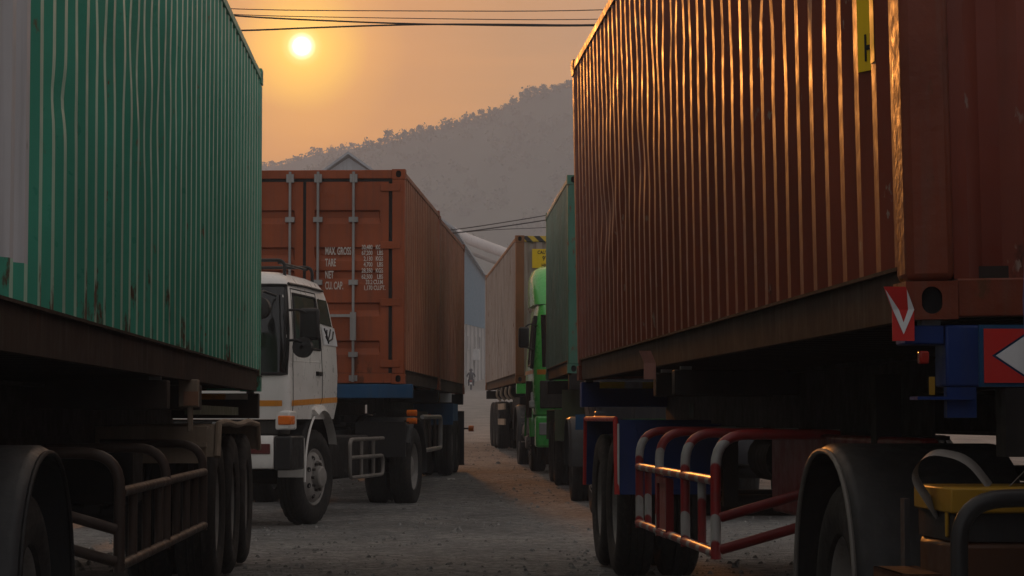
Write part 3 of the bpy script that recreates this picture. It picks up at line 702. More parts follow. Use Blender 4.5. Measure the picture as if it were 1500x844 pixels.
# ------------------------------------------------------------------ wheels
def wheel_set():
    w = .265
    tp = [(.045, .285), (.020, .30), (.006, .34), (0., .385), (.006, .43), (.018, .46), (.030, .478), (.045, .488),
          (.080, .490), (.084, .478), (.094, .478), (.098, .490), (.128, .491), (.131, .478), (.139, .478), (.142, .491), (.170, .490), (.174, .478), (.184, .478), (.188, .490),
          (.222, .488), (.236, .478), (.248, .46), (.258, .43), (.265, .385), (.259, .34), (.245, .30), (.22, .285)]
    def mod(i, k, r):
        if k in (5, 6, 7, 20, 21, 22) and i % 3 == 0: return r - .012
        if k == 2 or k == 4: return r + .0025
        return r
    tyre = MB().lathe(tp, 72, mod=mod)
    dish = MB().lathe([(.052, .286), (.038, .292), (.034, .284), (.050, .272), (.095, .262), (.125, .245), (.150, .21), (.150, .16), (.140, .13), (.060, .125), (.050, .105), (.050, .0001)], 40)
    for k in range(10):
        q = 2 * math.pi * k / 10; dish.tube([(.152, .185 * math.cos(q), .185 * math.sin(q)), (.118, .185 * math.cos(q), .185 * math.sin(q))], .013, 6)
    for k in range(8):
        q = 2 * math.pi * (k + .5) / 8; pts = []
        for j in range(10):
            e = 2 * math.pi * j / 10; rr_ = .232 + .018 * math.cos(e); qq = q + .10 * math.sin(e)
            pts.append((.1215 if rr_ > .232 else .128, rr_ * math.cos(qq), rr_ * math.sin(qq)))
        dish.add(pts, [tuple(range(10))], 1)
    front = MB().lathe([(.052, .286), (.034, .294), (.028, .286), (.040, .272), (.052, .262), (.020, .235), (.000, .205), (-.006, .165), (.004, .155), (.004, .12), (-.055, .11), (-.068, .095), (-.072, .0001)], 40)
    for k in range(10):
        q = 2 * math.pi * k / 10; front.tube([(.006, .138 * math.cos(q), .138 * math.sin(q)), (-.030, .138 * math.cos(q), .138 * math.sin(q))], .014, 6, 2)
    for k in range(8):
        q = 2 * math.pi * (k + .5) / 8; pts = []
        for j in range(12):
            e = 2 * math.pi * j / 12; rr_ = .212 + .024 * math.cos(e); qq = q + .13 * math.sin(e)
            ax = np.interp(rr_, [.165, .205, .235, .262], [-.006, .0, .020, .052]) - .003
            pts.append((float(ax), rr_ * math.cos(qq), rr_ * math.sin(qq)))
        front.add(pts, [tuple(range(12))], 1)
    return tyre, dish, front
tyre_mb, dish_mb, front_mb = wheel_set()
holder = None
def base_wheels():
    a = tyre_mb.build('wheel', M['tyre'], None, ang=30); d = dish_mb.build('rim', [M['rim'], M['hole']], a, ang=30)
    b = tyre_mb.build('wheel', M['tyre'], None, ang=30); f = front_mb.build('rim', [M['rim'], M['hole'], M['hub']], b, ang=30)
    return a, b
DUAL, FRONT = base_wheels()
def put_wheel(proto, parent, u, v, z, facing, yaw=0.):
    """facing -1: outer face toward local -x; +1: toward local +x"""
    rz = (0 if facing < 0 else math.pi) + yaw
    return copy_tree(proto, parent, (u, v, z), (random.random() * 6.28, 0, rz))
def axle_wheels(root, s, v, z=.49, dual=True, u0=.02, u1=CW - .02, steer=0.):
    proto = DUAL if dual else FRONT
    for near in (True, False):
        u = u0 if near else u1
        f = -1 if (near == (s == 1)) else 1
        put_wheel(proto, root, s * u, v, z, f, steer)
        if dual:
            ui = (u0 + .315) if near else (u1 - .315)
            # inner wheel of the pair, dish facing inward
            put_wheel(DUAL, root, s * (ui + (.265 if near else -.265)), v, z, -f)
    MB().tube([(u0 + .2, v, z), (u1 - .2, v, z)], .075, 12).build('axle', M['chassis'], root, s)

# ------------------------------------------------------------------ trailers
def beams(root, s, v0, v1, ztop, h=.34, mat=None, u=(.72, 1.72), gooseneck=True):
    mat = mat or M['chassis']
    for x in u:
        m = MB()
        for (a, b, hh) in ((v0, v0 + 2.6, .16), (v0 + 2.6, v1, h)):
            m.box(x - .07, x + .07, a, b, ztop - .018, ztop).box(x - .07, x + .07, a, b, ztop - hh, ztop - hh + .018).box(x - .008, x + .008, a, b, ztop - hh + .018, ztop - .018)
        m.build('main_beam', mat, root, s)
    for v in np.arange(v0 + 1.2, v1 - .2, 1.25):
        MB().box(u[0], u[1], v - .04, v + .04, ztop - .15, ztop - .03).build('cross_member', mat, root, s)
def bolster(root, s, v, ztop, h=.17, d=.16, mat=None, u0=.02):
    b = MB().box(u0, CW - u0, v - d / 2, v + d / 2, ztop - h, ztop).build('bolster', mat or M['chassis'], root, s, bev=.008)
    for u in (.09, CW - .09):
        MB().box(u - .03, u + .03, v - .03, v + .03, ztop, ztop + .02).build('twist_lock', M['galv'], b, s)
    return b
def suspension(root, s, axles):
    for u in (.78, 1.66):
        m = MB()
        for v in axles:
            for k in range(4): m.box(u - .04, u + .04, v - .48 + k * .06, v + .48 - k * .06, .52 + .02 * k, .538 + .02 * k)
            m.box(u - .05, u + .05, v - .55, v - .47, .50, .95).box(u - .05, u + .05, v + .47, v + .55, .50, .95)
        m.build('leaf_spring', M['chassis'], root, s)
def guard(root, s, hoops, zl, zm, zt, r, mat, depth=.55, posts=(), u=.02, ret=None):
    """tubular side guard: bent hoops, two long rails and short posts"""
    v0, v1 = min(hoops), max(hoops)
    g_ = MB().tube([(u - .005, v0, zm), (u - .005, v1, zm)], r, 10).tube([(u - .005, v0 - .02, zl), (u - .005, v1 + .02, zl)], r, 10).build('side_guard', mat, root, s)
    for v in hoops:
        MB().tube(rounded([(u, v, zl - .03), (u, v, zt), (u + depth, v, zt)], .16, 7), r * 1.05, 10).build('hoop', mat, g_, s)
    for v in posts: MB().tube([(u + .008, v, zl), (u + .008, v, zm)], r * .9, 10).build('post', mat, g_, s)
    if ret is not None:
        for z in (zl + .02, (zl + zm) / 2): MB().tube(rounded([(u + .01, ret, z), (u + .95, ret - .35, z + .30)], .1), r, 10).build('return_rail', M['red'] if mat is M['redwhite'] else mat, g_, s)
    return g_
def mudguard(root, s, v0, v1, z, mat, edge=None, drop=.42, wave=False, w=.60, u=.0):
    """flat topped guard over the wheels with slanted end plates"""
    t = .012
    m = MB().box(u, u + w, v0, v1, z - t, z)
    k = .09
    m.prism([(v0, z), (v0 - k, z - drop), (v0 - k - t, z - drop), (v0 - t, z)], 'x', u, u + w)
    m.prism([(v1, z), (v1 + k, z - drop), (v1 + k + t, z - drop), (v1 + t, z)], 'x', u, u + w)
    o = m.build('mudguard', mat, root, s)
    if edge:
        pts = [(u - .008, v0 - k - .02, z - drop), (u - .008, v0 - .02, z + .006), (u - .008, v1 + .02, z + .006), (u - .008, v1 + k + .02, z - drop)]
        e = MB()
        if wave:
            top = [(u - .008, v0 - .02 + (v1 - v0) * q, z + .006 + .010 * math.sin(q * 11)) for q in np.linspace(0, 1, 30)]
            e.tube([pts[0]] + top + [pts[3]], .022, 8)
        else: e.tube(pts, .018, 8)
        e.build('mudguard_edge', edge, o, s)
    return o
def landing_legs(root, s, v, ztop):
    for u in (.55, CW - .55):
        l = MB().box(u - .055, u + .055, v - .055, v + .055, .55, ztop).box(u - .04, u + .04, v - .04, v + .04, .22, .55).box(u - .14, u + .14, v - .12, v + .12, .20, .22)
        l.build('landing_leg', M['chassis'], root, s, bev=.005)
    MB().tube([(.55, v, .8), (CW - .55, v, .8)], .025, 8).build('leg_shaft', M['chassis'], root, s)
def air_tank(root, s, v, z, u=.9, L=.8, r=.15):
    MB().tube([(u, v, z), (u, v + .03, z), (u, v + L - .03, z), (u, v + L, z)], [r * .8, r, r, r * .8], 18).build('air_tank', M['chassis'], root, s)
def mud_flap(root, s, v, z0, z1, u0=.02, u1=.60):
    return MB().box(u0, u1, v, v + .012, z0, z1).build('mud_flap', M['rubber'], root, s)

GT = 'skeletal container trailers'
# --- right trailer, blue with a red and white guard
t_r = rig('container_trailer', 'skeletal trailer with blue ends and red and white banded side guard', 'trailer', RX, 7.41, RS, 0., GT)
zt = 1.385
beams(t_r, 1, .15, 12.1, zt - .02, .36, M['chassis'])
bo = bolster(t_r, 1, .09, zt, .19, .15, M['blue'], u0=.125)
MB().box(.0, .122, .02, .16, 1.325, 1.384).build('bolster_end', M['blue'], bo, 1, bev=.006)
MB().box(.128, .22, .02, .06, 1.10, 1.194).build('bolster_foot', M['blue'], bo, 1)
for v in (6.0, 6.9): bolster(t_r, 1, v, zt - .02, .14, .14, M['chassis'])
bolster(t_r, 1, 12.08, zt, .2, .16, M['blue'])
ax_r = [16.95 - 7.41, 18.10 - 7.41]
for v in ax_r: axle_wheels(t_r, 1, v)
suspension(t_r, 1, ax_r); landing_legs(t_r, 1, 2.9, zt - .1); air_tank(t_r, 1, 7.3, .85)
mudguard(t_r, 1, ax_r[0] - .56, ax_r[1] + .56, 1.085, M['blue'], M['plate_red'], .50, w=.64)
MB().prism([(.20, .62), (.62, .62), (.70, 1.06), (.12, 1.06)], 'y', ax_r[0] - .66, ax_r[0] - .645).build('front_plate', M['blue'], t_r, 1)
tr_ = MB()
tr_.box(-.004, .008, ax_r[0] - .672, ax_r[0] - .650, .585, 1.06); tr_.build('edge_trim', M['plate_white'], t_r, 1)
zs = [4.2, 5.34, 6.5, 7.55]
gd = guard(t_r, 1, zs, .455, .80, 1.02, .024, M['redwhite'], .60, posts=(4.75, 7.15), ret=4.1, u=.0)
fp = MB().box(-.012, .012, 6.0, 6.42, .46, .74).build('framed_plate', paint('worn_pink_plate', (.34, .10, .085), rough=.5, var=.3, rust=.3, dirt=.5, dirtcol=(.18, .07, .06)), t_r, 1)
fr = MB()
for b_ in ((5.97, 6.45, .73, .765), (5.97, 6.45, .435, .47), (5.97, 6.01, .47, .73), (6.41, 6.45, .47, .73)): fr.box(-.026, .016, *b_)
fr.build('plate_frame', M['red'], fp, 1)
MB().box(.50, .57, 2.0, 5.6, .60, 1.02).build('side_panel_red', M['red'], t_r, 1, bev=.02)
for c_ in (-.05, .07): MB().tube([(.55, ax_r[0] - .3 + c_, 1.10), (.55, ax_r[0] - .3 + c_, 1.2)], .009, 6).build('valve_stem', M['galv'], t_r, 1)
MB().box(.16, .62, 11.90, 11.93, 1.335, 1.385).build('reflective_strip', stripes('yellow_white_tape', (.75, .50, .03), (.7, .68, .62), (1, 0, 0), 2.0, .72), t_r, 1)
# marker plates on bolsters
def marker_plate(root, s, u, v, z, h, w, base, vee=None, tilt=.28):
    y = v
    prof = [(-.0, 0.), (0., h * .6), (-.06 * tilt / .28, h)]
    o = MB().add([(u - w / 2, y, z), (u + w / 2, y, z), (u + w / 2, y, z + h * .58), (u - w / 2, y, z + h * .58), (u + w / 2 - .03, y - .02, z + h), (u - w / 2 - .03, y - .02, z + h),
                  (u - w / 2, y + .006, z), (u + w / 2, y + .006, z), (u + w / 2, y + .006, z + h * .58), (u - w / 2, y + .006, z + h * .58), (u + w / 2 - .03, y - .014, z + h), (u - w / 2 - .03, y - .014, z + h)],
                 [(0, 1, 2, 3), (3, 2, 4, 5), (6, 9, 8, 7), (9, 11, 10, 8), (0, 6, 7, 1), (0, 3, 9, 6), (3, 5, 11, 9), (1, 7, 8, 2), (2, 8, 10, 4), (5, 4, 10, 11)]).build('marker_plate', base, root, s, smooth=False)
    if vee:
        a = .022
        P = lambda q, z_, off=0: (u + q * w / 2 - (.03 * max(0, (z_ / h - .58)) / .42), y - (.02 * max(0, (z_ / h - .58)) / .42) - .003, z + z_)
        m = MB()
        for sg in (-1, 1):
            m.add([P(sg * .98, h * .95), P(sg * .98, h * .68), P(sg * .98, h * .58), P(0, h * .12), P(0, h * .34), P(sg * .42, h * .58)], [(0, 1, 5), (1, 2, 5), (2, 3, 4, 5)])
        m.build('white_vee', M['plate_white'], o, s, smooth=False)
    return o
marker_plate(t_r, 1, -.012, -.01, 1.335, .165, .068, M['plate_red'], True)
mp2 = marker_plate(t_r, 1, -.025, 6.75, 1.325, .165, .070, paint('faded_pink_plate', (.42, .19, .15), rough=.4, var=.2, rust=.2, dirt=.4))
# chevron board on the front bolster
cb = MB().box(.225, 1.10, -.003, .012, 1.195, 1.385).build('chevron_board', M['blue2'], t_r, 1)
MB().prism([(.238, 1.207), (.238, 1.373), (.388, 1.373), (.262, 1.29), (.388, 1.207)], 'y', -.008, -.0035).build('red_field', M['plate_red'], cb, 1, smooth=False)
MB().prism([(.275, 1.29), (.40, 1.373), (1.085, 1.373), (1.085, 1.207), (.40, 1.207)], 'y', -.008, -.0035).build('white_arrow', M['plate_white'], cb, 1, smooth=False)
MB().box(.045, .075, .02, .06, 1.265, 1.305).build('marker_lamp', M['red_lens'], t_r, 1, bev=.006)
MB().box(.065, .082, -.018, -.01, 1.17, 1.225).build('reflector', M['yellow'], t_r, 1)
MB().box(.03, .20, -.01, .10, 1.155, 1.165).build('lamp_bracket', M['blue'], t_r, 1)
MB().box(.30, .90, -.02, .10, .98, 1.19).build('coupling_plate', M['chassis'], t_r, 1)

# --- left trailer, brown tubes, three axles
t_l = rig('container_trailer', 'dusty brown skeletal trailer with three axles and rusty tubular side guard', 'trailer', LX, 7.40, LS, 0., GT)
zt = 1.295
beams(t_l, -1, .15, 12.1, zt - .02, .36, M['chassis_brown'])
for v in (.09, 5.2, 7.0): bolster(t_l, -1, v, zt, .15, .15, M['chassis_brown'])
bolster(t_l, -1, 12.08, zt, .2, .16, M['chassis_brown'])
ax_l = [15.85 - 7.4, 17.13 - 7.4, 18.42 - 7.4]
for v in ax_l: axle_wheels(t_l, -1, v)
suspension(t_l, -1, ax_l); landing_legs(t_l, -1, 2.6, zt - .1); air_tank(t_l, -1, 4.2, .85)
guard(t_l, -1, [10.6 - 7.4, 12.5 - 7.4, 14.6 - 7.4], .455, .775, .945, .024, M['steel_brown'], .62, posts=(3.75, 4.3, 4.85, 5.7, 6.25, 6.75), ret=3.15)
mudguard(t_l, -1, ax_l[0] - .50, ax_l[2] + .50, 1.055, M['beige'], M['beige'], .20, wave=True, w=.62)
MB().box(.03, .95, ax_l[0] - .92, ax_l[0] - .90, .82, 1.03).box(.03, .95, ax_l[0] - .92, ax_l[0] - .60, 1.03, 1.045).box(.03, .60, ax_l[0] - .96, ax_l[0] - .92, .92, .95).build('splash_plate', M['beige'], t_l, -1)
MB().box(.12, .16, ax_l[0] - 1.0, ax_l[2] + .2, 1.12, 1.18).build('side_runner', M['olive'], t_l, -1)
br = MB().box(-.01, .10, 6.48, 6.60, 1.16, 1.32).box(.02, .05, 6.5, 6.54, 1.02, 1.16).build('lock_bracket', M['beige'], t_l, -1, bev=.006)
MB().box(-.014, .07, 6.468, 6.477, 1.17, 1.25).build('bracket_plate', paint('copper_plate', (.28, .14, .08), rough=.4, dirt=.4), br, -1)
MB().box(.10, .58, 11.90, 11.93, 1.245, 1.29).build('reflective_strip', stripes('orange_white_tape', (.66, .65, .62), (.72, .30, .03), (-1, 0, 0), 2.0, .55), t_l, -1)
MB().box(.70, .75, 3.0, 7.2, .60, 1.0).build('tool_box', M['chassis_brown'], t_l, -1)
MB().box(.3, .7, 6.0, 6.5, .62, .95).build('equipment_box', M['chassis'], t_l, -1, bev=.02)

# --- trailer under the orange and brown containers
t_o = rig('container_trailer', 'blue ended trailer with pale side rails carrying the orange and brown containers', 'trailer', -1.29, 29.1, .0397, .19, GT)
zt = 1.31
beams(t_o, -1, .15, 12.3, zt - .02, .34)
bolster(t_o, -1, .09, zt + .005, .17, .16, M['blue2'], u0=-.09)
for v in (5.9, 6.3, 12.1): bolster(t_o, -1, v, zt, .18, .15, M['chassis'])
ax_o = [38.6 - 29.1, 39.85 - 29.1]
for v in ax_o: axle_wheels(t_o, -1, v)
suspension(t_o, -1, ax_o); landing_legs(t_o, -1, 2.7, zt - .1); air_tank(t_o, -1, 4.2, .8)
go = MB().tube(rounded([(.02, 3.0, .92), (.02, 6.55, .92), (.02, 6.55, .47), (.02, 3.0, .47)], .12), .03, 8)
go_ = go.build('side_guard', M['galv'], t_o, -1)
for v in (3.4, 4.4, 5.5): MB().tube([(.03, v, .47), (.03, v, .92)], .022, 8).build('post', M['steel_brown'], go_, -1)
MB().box(.2, .7, 3.2, 6.4, .42, 1.0).build('equipment_box', M['chassis'], t_o, -1, bev=.02)
b_ = MB().box(-.02, .60, ax_o[0] - .78, ax_o[0] - .74, .80, 1.13).box(-.02, .02, ax_o[0] - .74, ax_o[0] + .5, .86, 1.13).build('mudguard', M['blue2'], t_o, -1)
MB().box(.0, .42, ax_o[0] - .80, ax_o[0] - .785, 1.15, 1.29).build('white_plate', M['plate_white'], t_o, -1)
for z in (.90, .72): MB().box(.32, .42, ax_o[0] - .82, ax_o[0] - .785, z, z + .07).build('marker_lamp', M['red_lens'], t_o, -1, bev=.01)
mud_flap(t_o, -1, ax_o[1] + .62, .12, 1.02, -.04, .62)
lp = MB().tube([(-.03, ax_o[1] + .6, .73), (-.12, ax_o[1] + .6, .73)], .014, 6).build('lamp_stalk', M['rubber'], t_o, -1)
MB().tube([(-.115, ax_o[1] + .585, .73), (-.20, ax_o[1] + .585, .73)], .05, 10).build('marker_lamp', M['amber'], t_o, -1)

# --- teal container's trailer
t_t = rig('container_trailer', 'olive mudguarded trailer under the teal container, seen behind the maroon one', 'trailer', .722, 31.5, -.033, .10, GT)
zt = 1.565
beams(t_t, 1, .15, 6.2, zt - .02, .34)
for v in (.1, 5.95): bolster(t_t, 1, v, zt, .2, .16)
ax_t = [35.4 - 31.5, 36.7 - 31.5]
for v in ax_t: axle_wheels(t_t, 1, v)
suspension(t_t, 1, ax_t); landing_legs(t_t, 1, 2.4, zt - .1)
mudguard(t_t, 1, ax_t[0] - .6, ax_t[1] + .55, 1.12, M['olive'], None, .45)
MB().box(.10, .62, ax_t[0] - .72, ax_t[0] - .70, .78, 1.40).build('front_plate', M['olive'], t_t, 1)
# --- grey container's trailer
t_g = rig('container_trailer', 'green framed trailer with pale plank side guard under the grey container', 'trailer', .06, 42.9, -.055, .46, GT)
zt = 1.245
beams(t_g, 1, .15, 12.1, zt - .02, .30, M['chassis'])
for v in (.1, 6.0, 12.05): bolster(t_g, 1, v, zt, .18, .16, M['cab_green'] if v < 1 else M['chassis'])
ax_g = [50.2 - 42.9, 51.5 - 42.9, 52.8 - 42.9]
for v in ax_g: axle_wheels(t_g, 1, v)
suspension(t_g, 1, ax_g); landing_legs(t_g, 1, 2.6, zt - .1)
for z in (.50, .80):
    MB().box(.0, .03, 3.8, 6.3, z, z + .12).build('side_board', M['beige'], t_g, 1)
MB().box(.3, .8, 3.9, 6.3, .4, 1.05).build('equipment_box', M['chassis'], t_g, 1, bev=.02)
for v in (1.6, 3.0, 4.6, 6.3): MB().tube(rounded([(.0, v, 1.22), (-.03, v, 1.08), (.06, v, .98)], .06), .025, 6).build('rope_hook', M['beige'], t_g, 1)

# ------------------------------------------------------------------ tractors
class Cab:
    """lofted cab shell; levels of (w, side inset, front v, rear v, corner radius)"""
    def __init__(self, levels, width=2.38, u0=.03): self.L, self.W, self.u0 = levels, width, u0
    def at(self, w):
        k = [l[0] for l in self.L]; return [float(np.interp(w, k, [l[i] for l in self.L])) for i in (1, 2, 3, 4)]
    def ring(self, w, n=6):
        ins, f, b, r = self.at(w); x0, x1 = self.u0 + ins, self.u0 + self.W - ins; pts = []
        for cx, cy, a in ((x0 + r, f + r, math.pi), (x1 - r, f + r, 1.5 * math.pi), (x1 - r, b - r, 0), (x0 + r, b - r, .5 * math.pi)):
            for i in range(n + 1):
                q = a + .5 * math.pi * i / n; pts.append((cx + r * math.cos(q), cy + r * math.sin(q), w))
        return pts
    def shell(self):
        ws = [l[0] for l in self.L]; R_ = [self.ring(w) for w in ws]; n = len(R_[0]); mb = MB()
        vs = [p for r in R_ for p in r]
        fs = [(i * n + j, i * n + (j + 1) % n, (i + 1) * n + (j + 1) % n, (i + 1) * n + j) for i in range(len(ws) - 1) for j in range(n)]
        fs += [tuple(range(n))[::-1], tuple(range((len(ws) - 1) * n, len(ws) * n))]
        return mb.add(vs, fs)
    def side(self, v, w, off=.0): return (self.u0 + self.at(w)[0] - off, v, w)
    def side_patch(self, quad, off=.006, rows=5, th=.004):
        """four (v,w) corners: bottom-front, bottom-rear, top-rear, top-front"""
        a, b, c, d = [Vector((*p, 0)) for p in quad]; G = []
        for i in range(rows + 1):
            t = i / rows; p, q = a.lerp(d, t), b.lerp(c, t)
            G.append([self.side(*(p.lerp(q, j / rows).xy), off) for j in range(rows + 1)])
        return MB().sheet(G)
    def front_patch(self, u0, u1, w0, w1, off=.006, rows=6, cols=50):
        G = []
        for i in range(rows + 1):
            w = w0 + (w1 - w0) * i / rows; ins, f, b, r = self.at(w)
            x0, x1 = self.u0 + ins, self.u0 + self.W - ins; row = []
            for j in range(cols + 1):
                u = min(max(u0 + (u1 - u0) * j / cols, x0 + .014), x1 - .014)
                d = max(0, (x0 + r) - u, u - (x1 - r)); d = min(d, r)
                row.append((u, f + r - math.sqrt(max(0, r * r - d * d)) - off, w))
            G.append(row)
        return MB().sheet(G)
def fender_arch(root, s, v, z, r, w, mat, a0=R(0), a1=R(180), u=.0, t=.02, lip=True, name='fender', lipmat=None, flat=0.):
    n = 28; m = MB(); pts = []
    for i in range(n + 1):
        q = a0 + (a1 - a0) * i / n; c, d = math.cos(q), math.sin(q)
        if flat: e = (abs(c) ** flat + abs(d) ** flat) ** (-1 / flat); c, d = c * e, d * e
        pts.append((c, d))
    prof = [(u, r - .012), (u + .006, r + .004), (u + .04, r + t), (u + w, r + t), (u + w, r), (u + .04, r - .004)]
    rows = [[(uu, v + c * rr, z + d * rr) for uu, rr in prof + prof[:1]] for c, d in pts]
    m.sheet(rows); m.add([p for p in rows[0][:-1]], [(0, 1, 2, 3, 4, 5)]); m.add([p for p in rows[-1][:-1]], [(0, 1, 2, 3, 4, 5)])
    o = m.build(name, mat, root, s, ang=45)
    if lip:
        MB().tube([(u - .002, v + c * (r - .006), z + d * (r - .006)) for c, d in pts], .010, 8).build('fender_lip', lipmat or mat, o, s)
    return o
def frame_rails(root, s, v0, v1, z=.95, h=.24):
    for u in (.78, 1.64): MB().box(u - .04, u + .04, v0, v1, z - h, z).build('chassis_rail', M['chassis'], root, s)
    for v in np.arange(v0 + .4, v1, 1.0): MB().box(.8, 1.62, v - .04, v + .04, z - h + .03, z - .03).build('cross_member', M['chassis'], root, s)
def fifth_wheel(root, s, v, z):
    m = MB().box(.82, 1.60, v - .45, v + .45, z, z + .06).box(.9, 1.5, v - .15, v + .15, z - .14, z)
    m.build('coupling_plate', M['chassis'], root, s, bev=.02)
def base_cab(root, s, mat, stripe, cream=False, detail=True):
    cab = Cab([(1.085, .015, .075, 2.20, .10), (1.25, .0, .06, 2.30, .12), (1.55, .0, .045, 2.34, .13), (1.90, .015, .085, 2.33, .14), (2.30, .06, .175, 2.14, .15), (2.44, .085, .215, 2.02, .17), (2.51, .13, .27, 1.95, .18), (2.555, .23, .40, 1.86, .2), (2.575, .42, .62, 1.7, .2)])
    sh = cab.shell().build('cab', mat, root, s, ang=50)
    # glazing
    MB_ = cab.front_patch(.06, 2.38, 1.53, 2.41, .008); MB_.build('windscreen', M['glass'], sh, s, ang=60)
    # rubber round the windscreen
    rim = [p for p in []]
    fr_ = cab.front_patch(.06, 2.38, 1.53, 2.41, .010)
    nc = 51; V = fr_.v
    loop = [V[j] for j in range(nc)] + [V[i * nc + nc - 1] for i in range(1, 7)] + [V[6 * nc + j] for j in range(nc - 2, -1, -1)] + [V[i * nc] for i in range(5, 0, -1)]
    MB().tube(loop, .016, 8, closed=True).build('window_rubber', M['rubber'], sh, s)
    for side in (0, 1):
        ss = s
        def place(mb):
            if side: mb.v = [(2 * (cab.u0 + cab.W / 2) - p[0], p[1], p[2]) for p in mb.v]
            return mb
        q = [(.30, 1.80), (1.42, 1.80), (1.38, 2.335), (.43, 2.335)]
        place(cab.side_patch(q, .006)).build('side_window', M['glass'], sh, ss)
        loop = []
        for a, b in zip(q, q[1:] + q[:1]):
            for i in range(5): t = i / 5; loop.append(cab.side(a[0] + (b[0] - a[0]) * t, a[1] + (b[1] - a[1]) * t, .004))
        place(MB().tube(loop, .014, 8, closed=True)).build('window_rubber', M['rubber'], sh, ss)
        q2 = [(1.52, 2.08), (2.06, 2.06), (1.93, 2.335), (1.50, 2.335)]
        place(cab.side_patch(q2, .006)).build('quarter_window', M['glass'], sh, ss)
        # door seam
        seam = [(.24, 1.12), (.22, 1.6), (.38, 2.385), (1.45, 2.385), (1.50, 1.80), (1.50, 1.30), (1.25, 1.12)]
        loop = []
        for a, b in zip(seam, seam[1:]):
            for i in range(6): t = i / 6; loop.append(cab.side(a[0] + (b[0] - a[0]) * t, a[1] + (b[1] - a[1]) * t, -.001))
        place(MB().tube(loop, .007, 6)).build('door_seam', M['rubber'], sh, ss)
        cr = [cab.side(.26 + k * .24, 1.66 + .002 * k, -.004) for k in range(6)]
        place(MB().tube(cr, .008, 6)).build('body_crease', mat, sh, ss)
        if stripe: place(cab.side_patch([(.06 + .12, 1.215), (2.2, 1.262), (2.2, 1.318), (.06 + .12, 1.271)], .003)).build('colour_stripe', stripe, sh, ss)
        h = MB().box(cab.u0 - .030, cab.u0 - .012, 1.22, 1.42, 1.535, 1.57).box(cab.u0 - .03, cab.u0 + .01, 1.22, 1.25, 1.53, 1.575).box(cab.u0 - .03, cab.u0 + .01, 1.39, 1.42, 1.53, 1.575)
        place(h).build('door_handle', M['black'], sh, ss, bev=.004)
        place(MB().tube([cab.side(.30, 2.43, .014), cab.side(1.0, 2.435, .02), cab.side(1.8, 2.43, .014)], .014, 8)).build('rain_gutter', M['black'] if not cream else mat, sh, ss)
    if stripe: cab.front_patch(.10, 2.34, 1.213, 1.27, .003, 2).build('colour_stripe', stripe, sh, s, ang=60)
    MB().tube([(p[0], p[1] - .002, p[2]) for p in cab.front_patch(.44, .46, 1.09, 1.49, .0, 6, 1).v[::2]], .006, 6).build('panel_seam', M['rubber'], sh, s)
    # lower front: grille band, bumper, lamps
    MB().box(.14, 2.30, .13, .6, .93, 1.083).build('grille', M['hub'], root, s, bev=.02)
    for u in (.35, .62, 1.62, 1.90): MB().box(u, u + .2, .112, .128, .95, 1.06).build('headlamp', M['lamp_glass'], root, s, bev=.01)
    bp = MB().prism([(.02, .60), (.0, .66), (.0, .86), (.03, .925), (.22, .925), (.22, .60)], 'x', .17, 2.27).build('bumper', mat, root, s, bev=.012)
    for u0_ in (.0, 2.27):
        MB().prism([(u0_, .03 + .03), (u0_ + .168, .01), (u0_ + .168, .60), (u0_, .60)], 'z', .585, .92).build('bumper_end', M['black'], bp, s, bev=.02)
    for u in (.20, 2.0): MB().box(u, u + .24, -.012, .0, .745, .845).build('fog_lamp', M['dark_red_lens'], bp, s, bev=.006)
    for u0_ in (.02, 2.26):
        hs = MB().box(u0_, u0_ + .15, .07, .36, .98, 1.17).build('lamp_housing', mat, root, s, bev=.02)
        MB().box(u0_ - .008, u0_ + .12, .055, .25, 1.03, 1.12).build('indicator_lamp', M['amber'], hs, s, bev=.012)
    return cab, sh
def mirror(root, s, pts, c, size, rot=0, roundm=False, u=0.):
    """mirror housing on a bent arm"""
    arm = MB().tube(rounded(pts, .08), .013, 8).build('mirror_arm', M['black'], root, s)
    if roundm:
        m = MB().lathe([(-.045, .02), (-.04, .10), (-.015, size), (.012, size + .004), (.018, size - .01), (.018, .001)], 24)
        m.move(Matrix.Translation(c) @ Matrix.Rotation(math.pi / 2 + rot, 4, 'Z'))
        o = m.build('mirror', M['black'], arm, s)
    else:
        w, h, d = size
        m = MB().obox(c, (w, d, h), Matrix.Rotation(rot, 3, 'Z'))
        o = m.build('mirror', M['black'], arm, s, bev=.035)
        mm = Matrix.Rotation(rot, 3, 'Z')
        MB().obox(Vector(c) + mm @ Vector((0, d / 2 + .002, 0)), (w * .84, .004, h * .88), mm).build('mirror_glass', M['mirror'], o, s)
    return arm

GR = 'tractor units coupled to the trailers'
def tractor_base(root, s, drive, front_v=1.35, wheelbase_end=None, steer=0., u1=2.40, fmat=None, farch=True, rr=.63):
    frame_rails(root, s, .5, max(drive) + .75)
    axle_wheels(root, s, front_v, dual=False, u0=.045, u1=u1, steer=steer)
    for d in drive: axle_wheels(root, s, d, dual=True, u0=.03, u1=u1)
    suspension(root, s, drive); fifth_wheel(root, s, sum(drive) / len(drive), .98)
    air_tank(root, s, front_v + 1.4, .72, u=1.9, L=.9, r=.2)

# white tractor in front of the orange container
TW = empty('tractor_unit', 'white cab over truck tractor with orange waist stripe and roof rack', 'truck', (-2.165, 23.64, 0.), .150, GR)
cab, sh = base_cab(TW, -1, M['cab_white'], M['stripe_orange'])
tractor_base(TW, -1, [6.74], steer=R(-10))
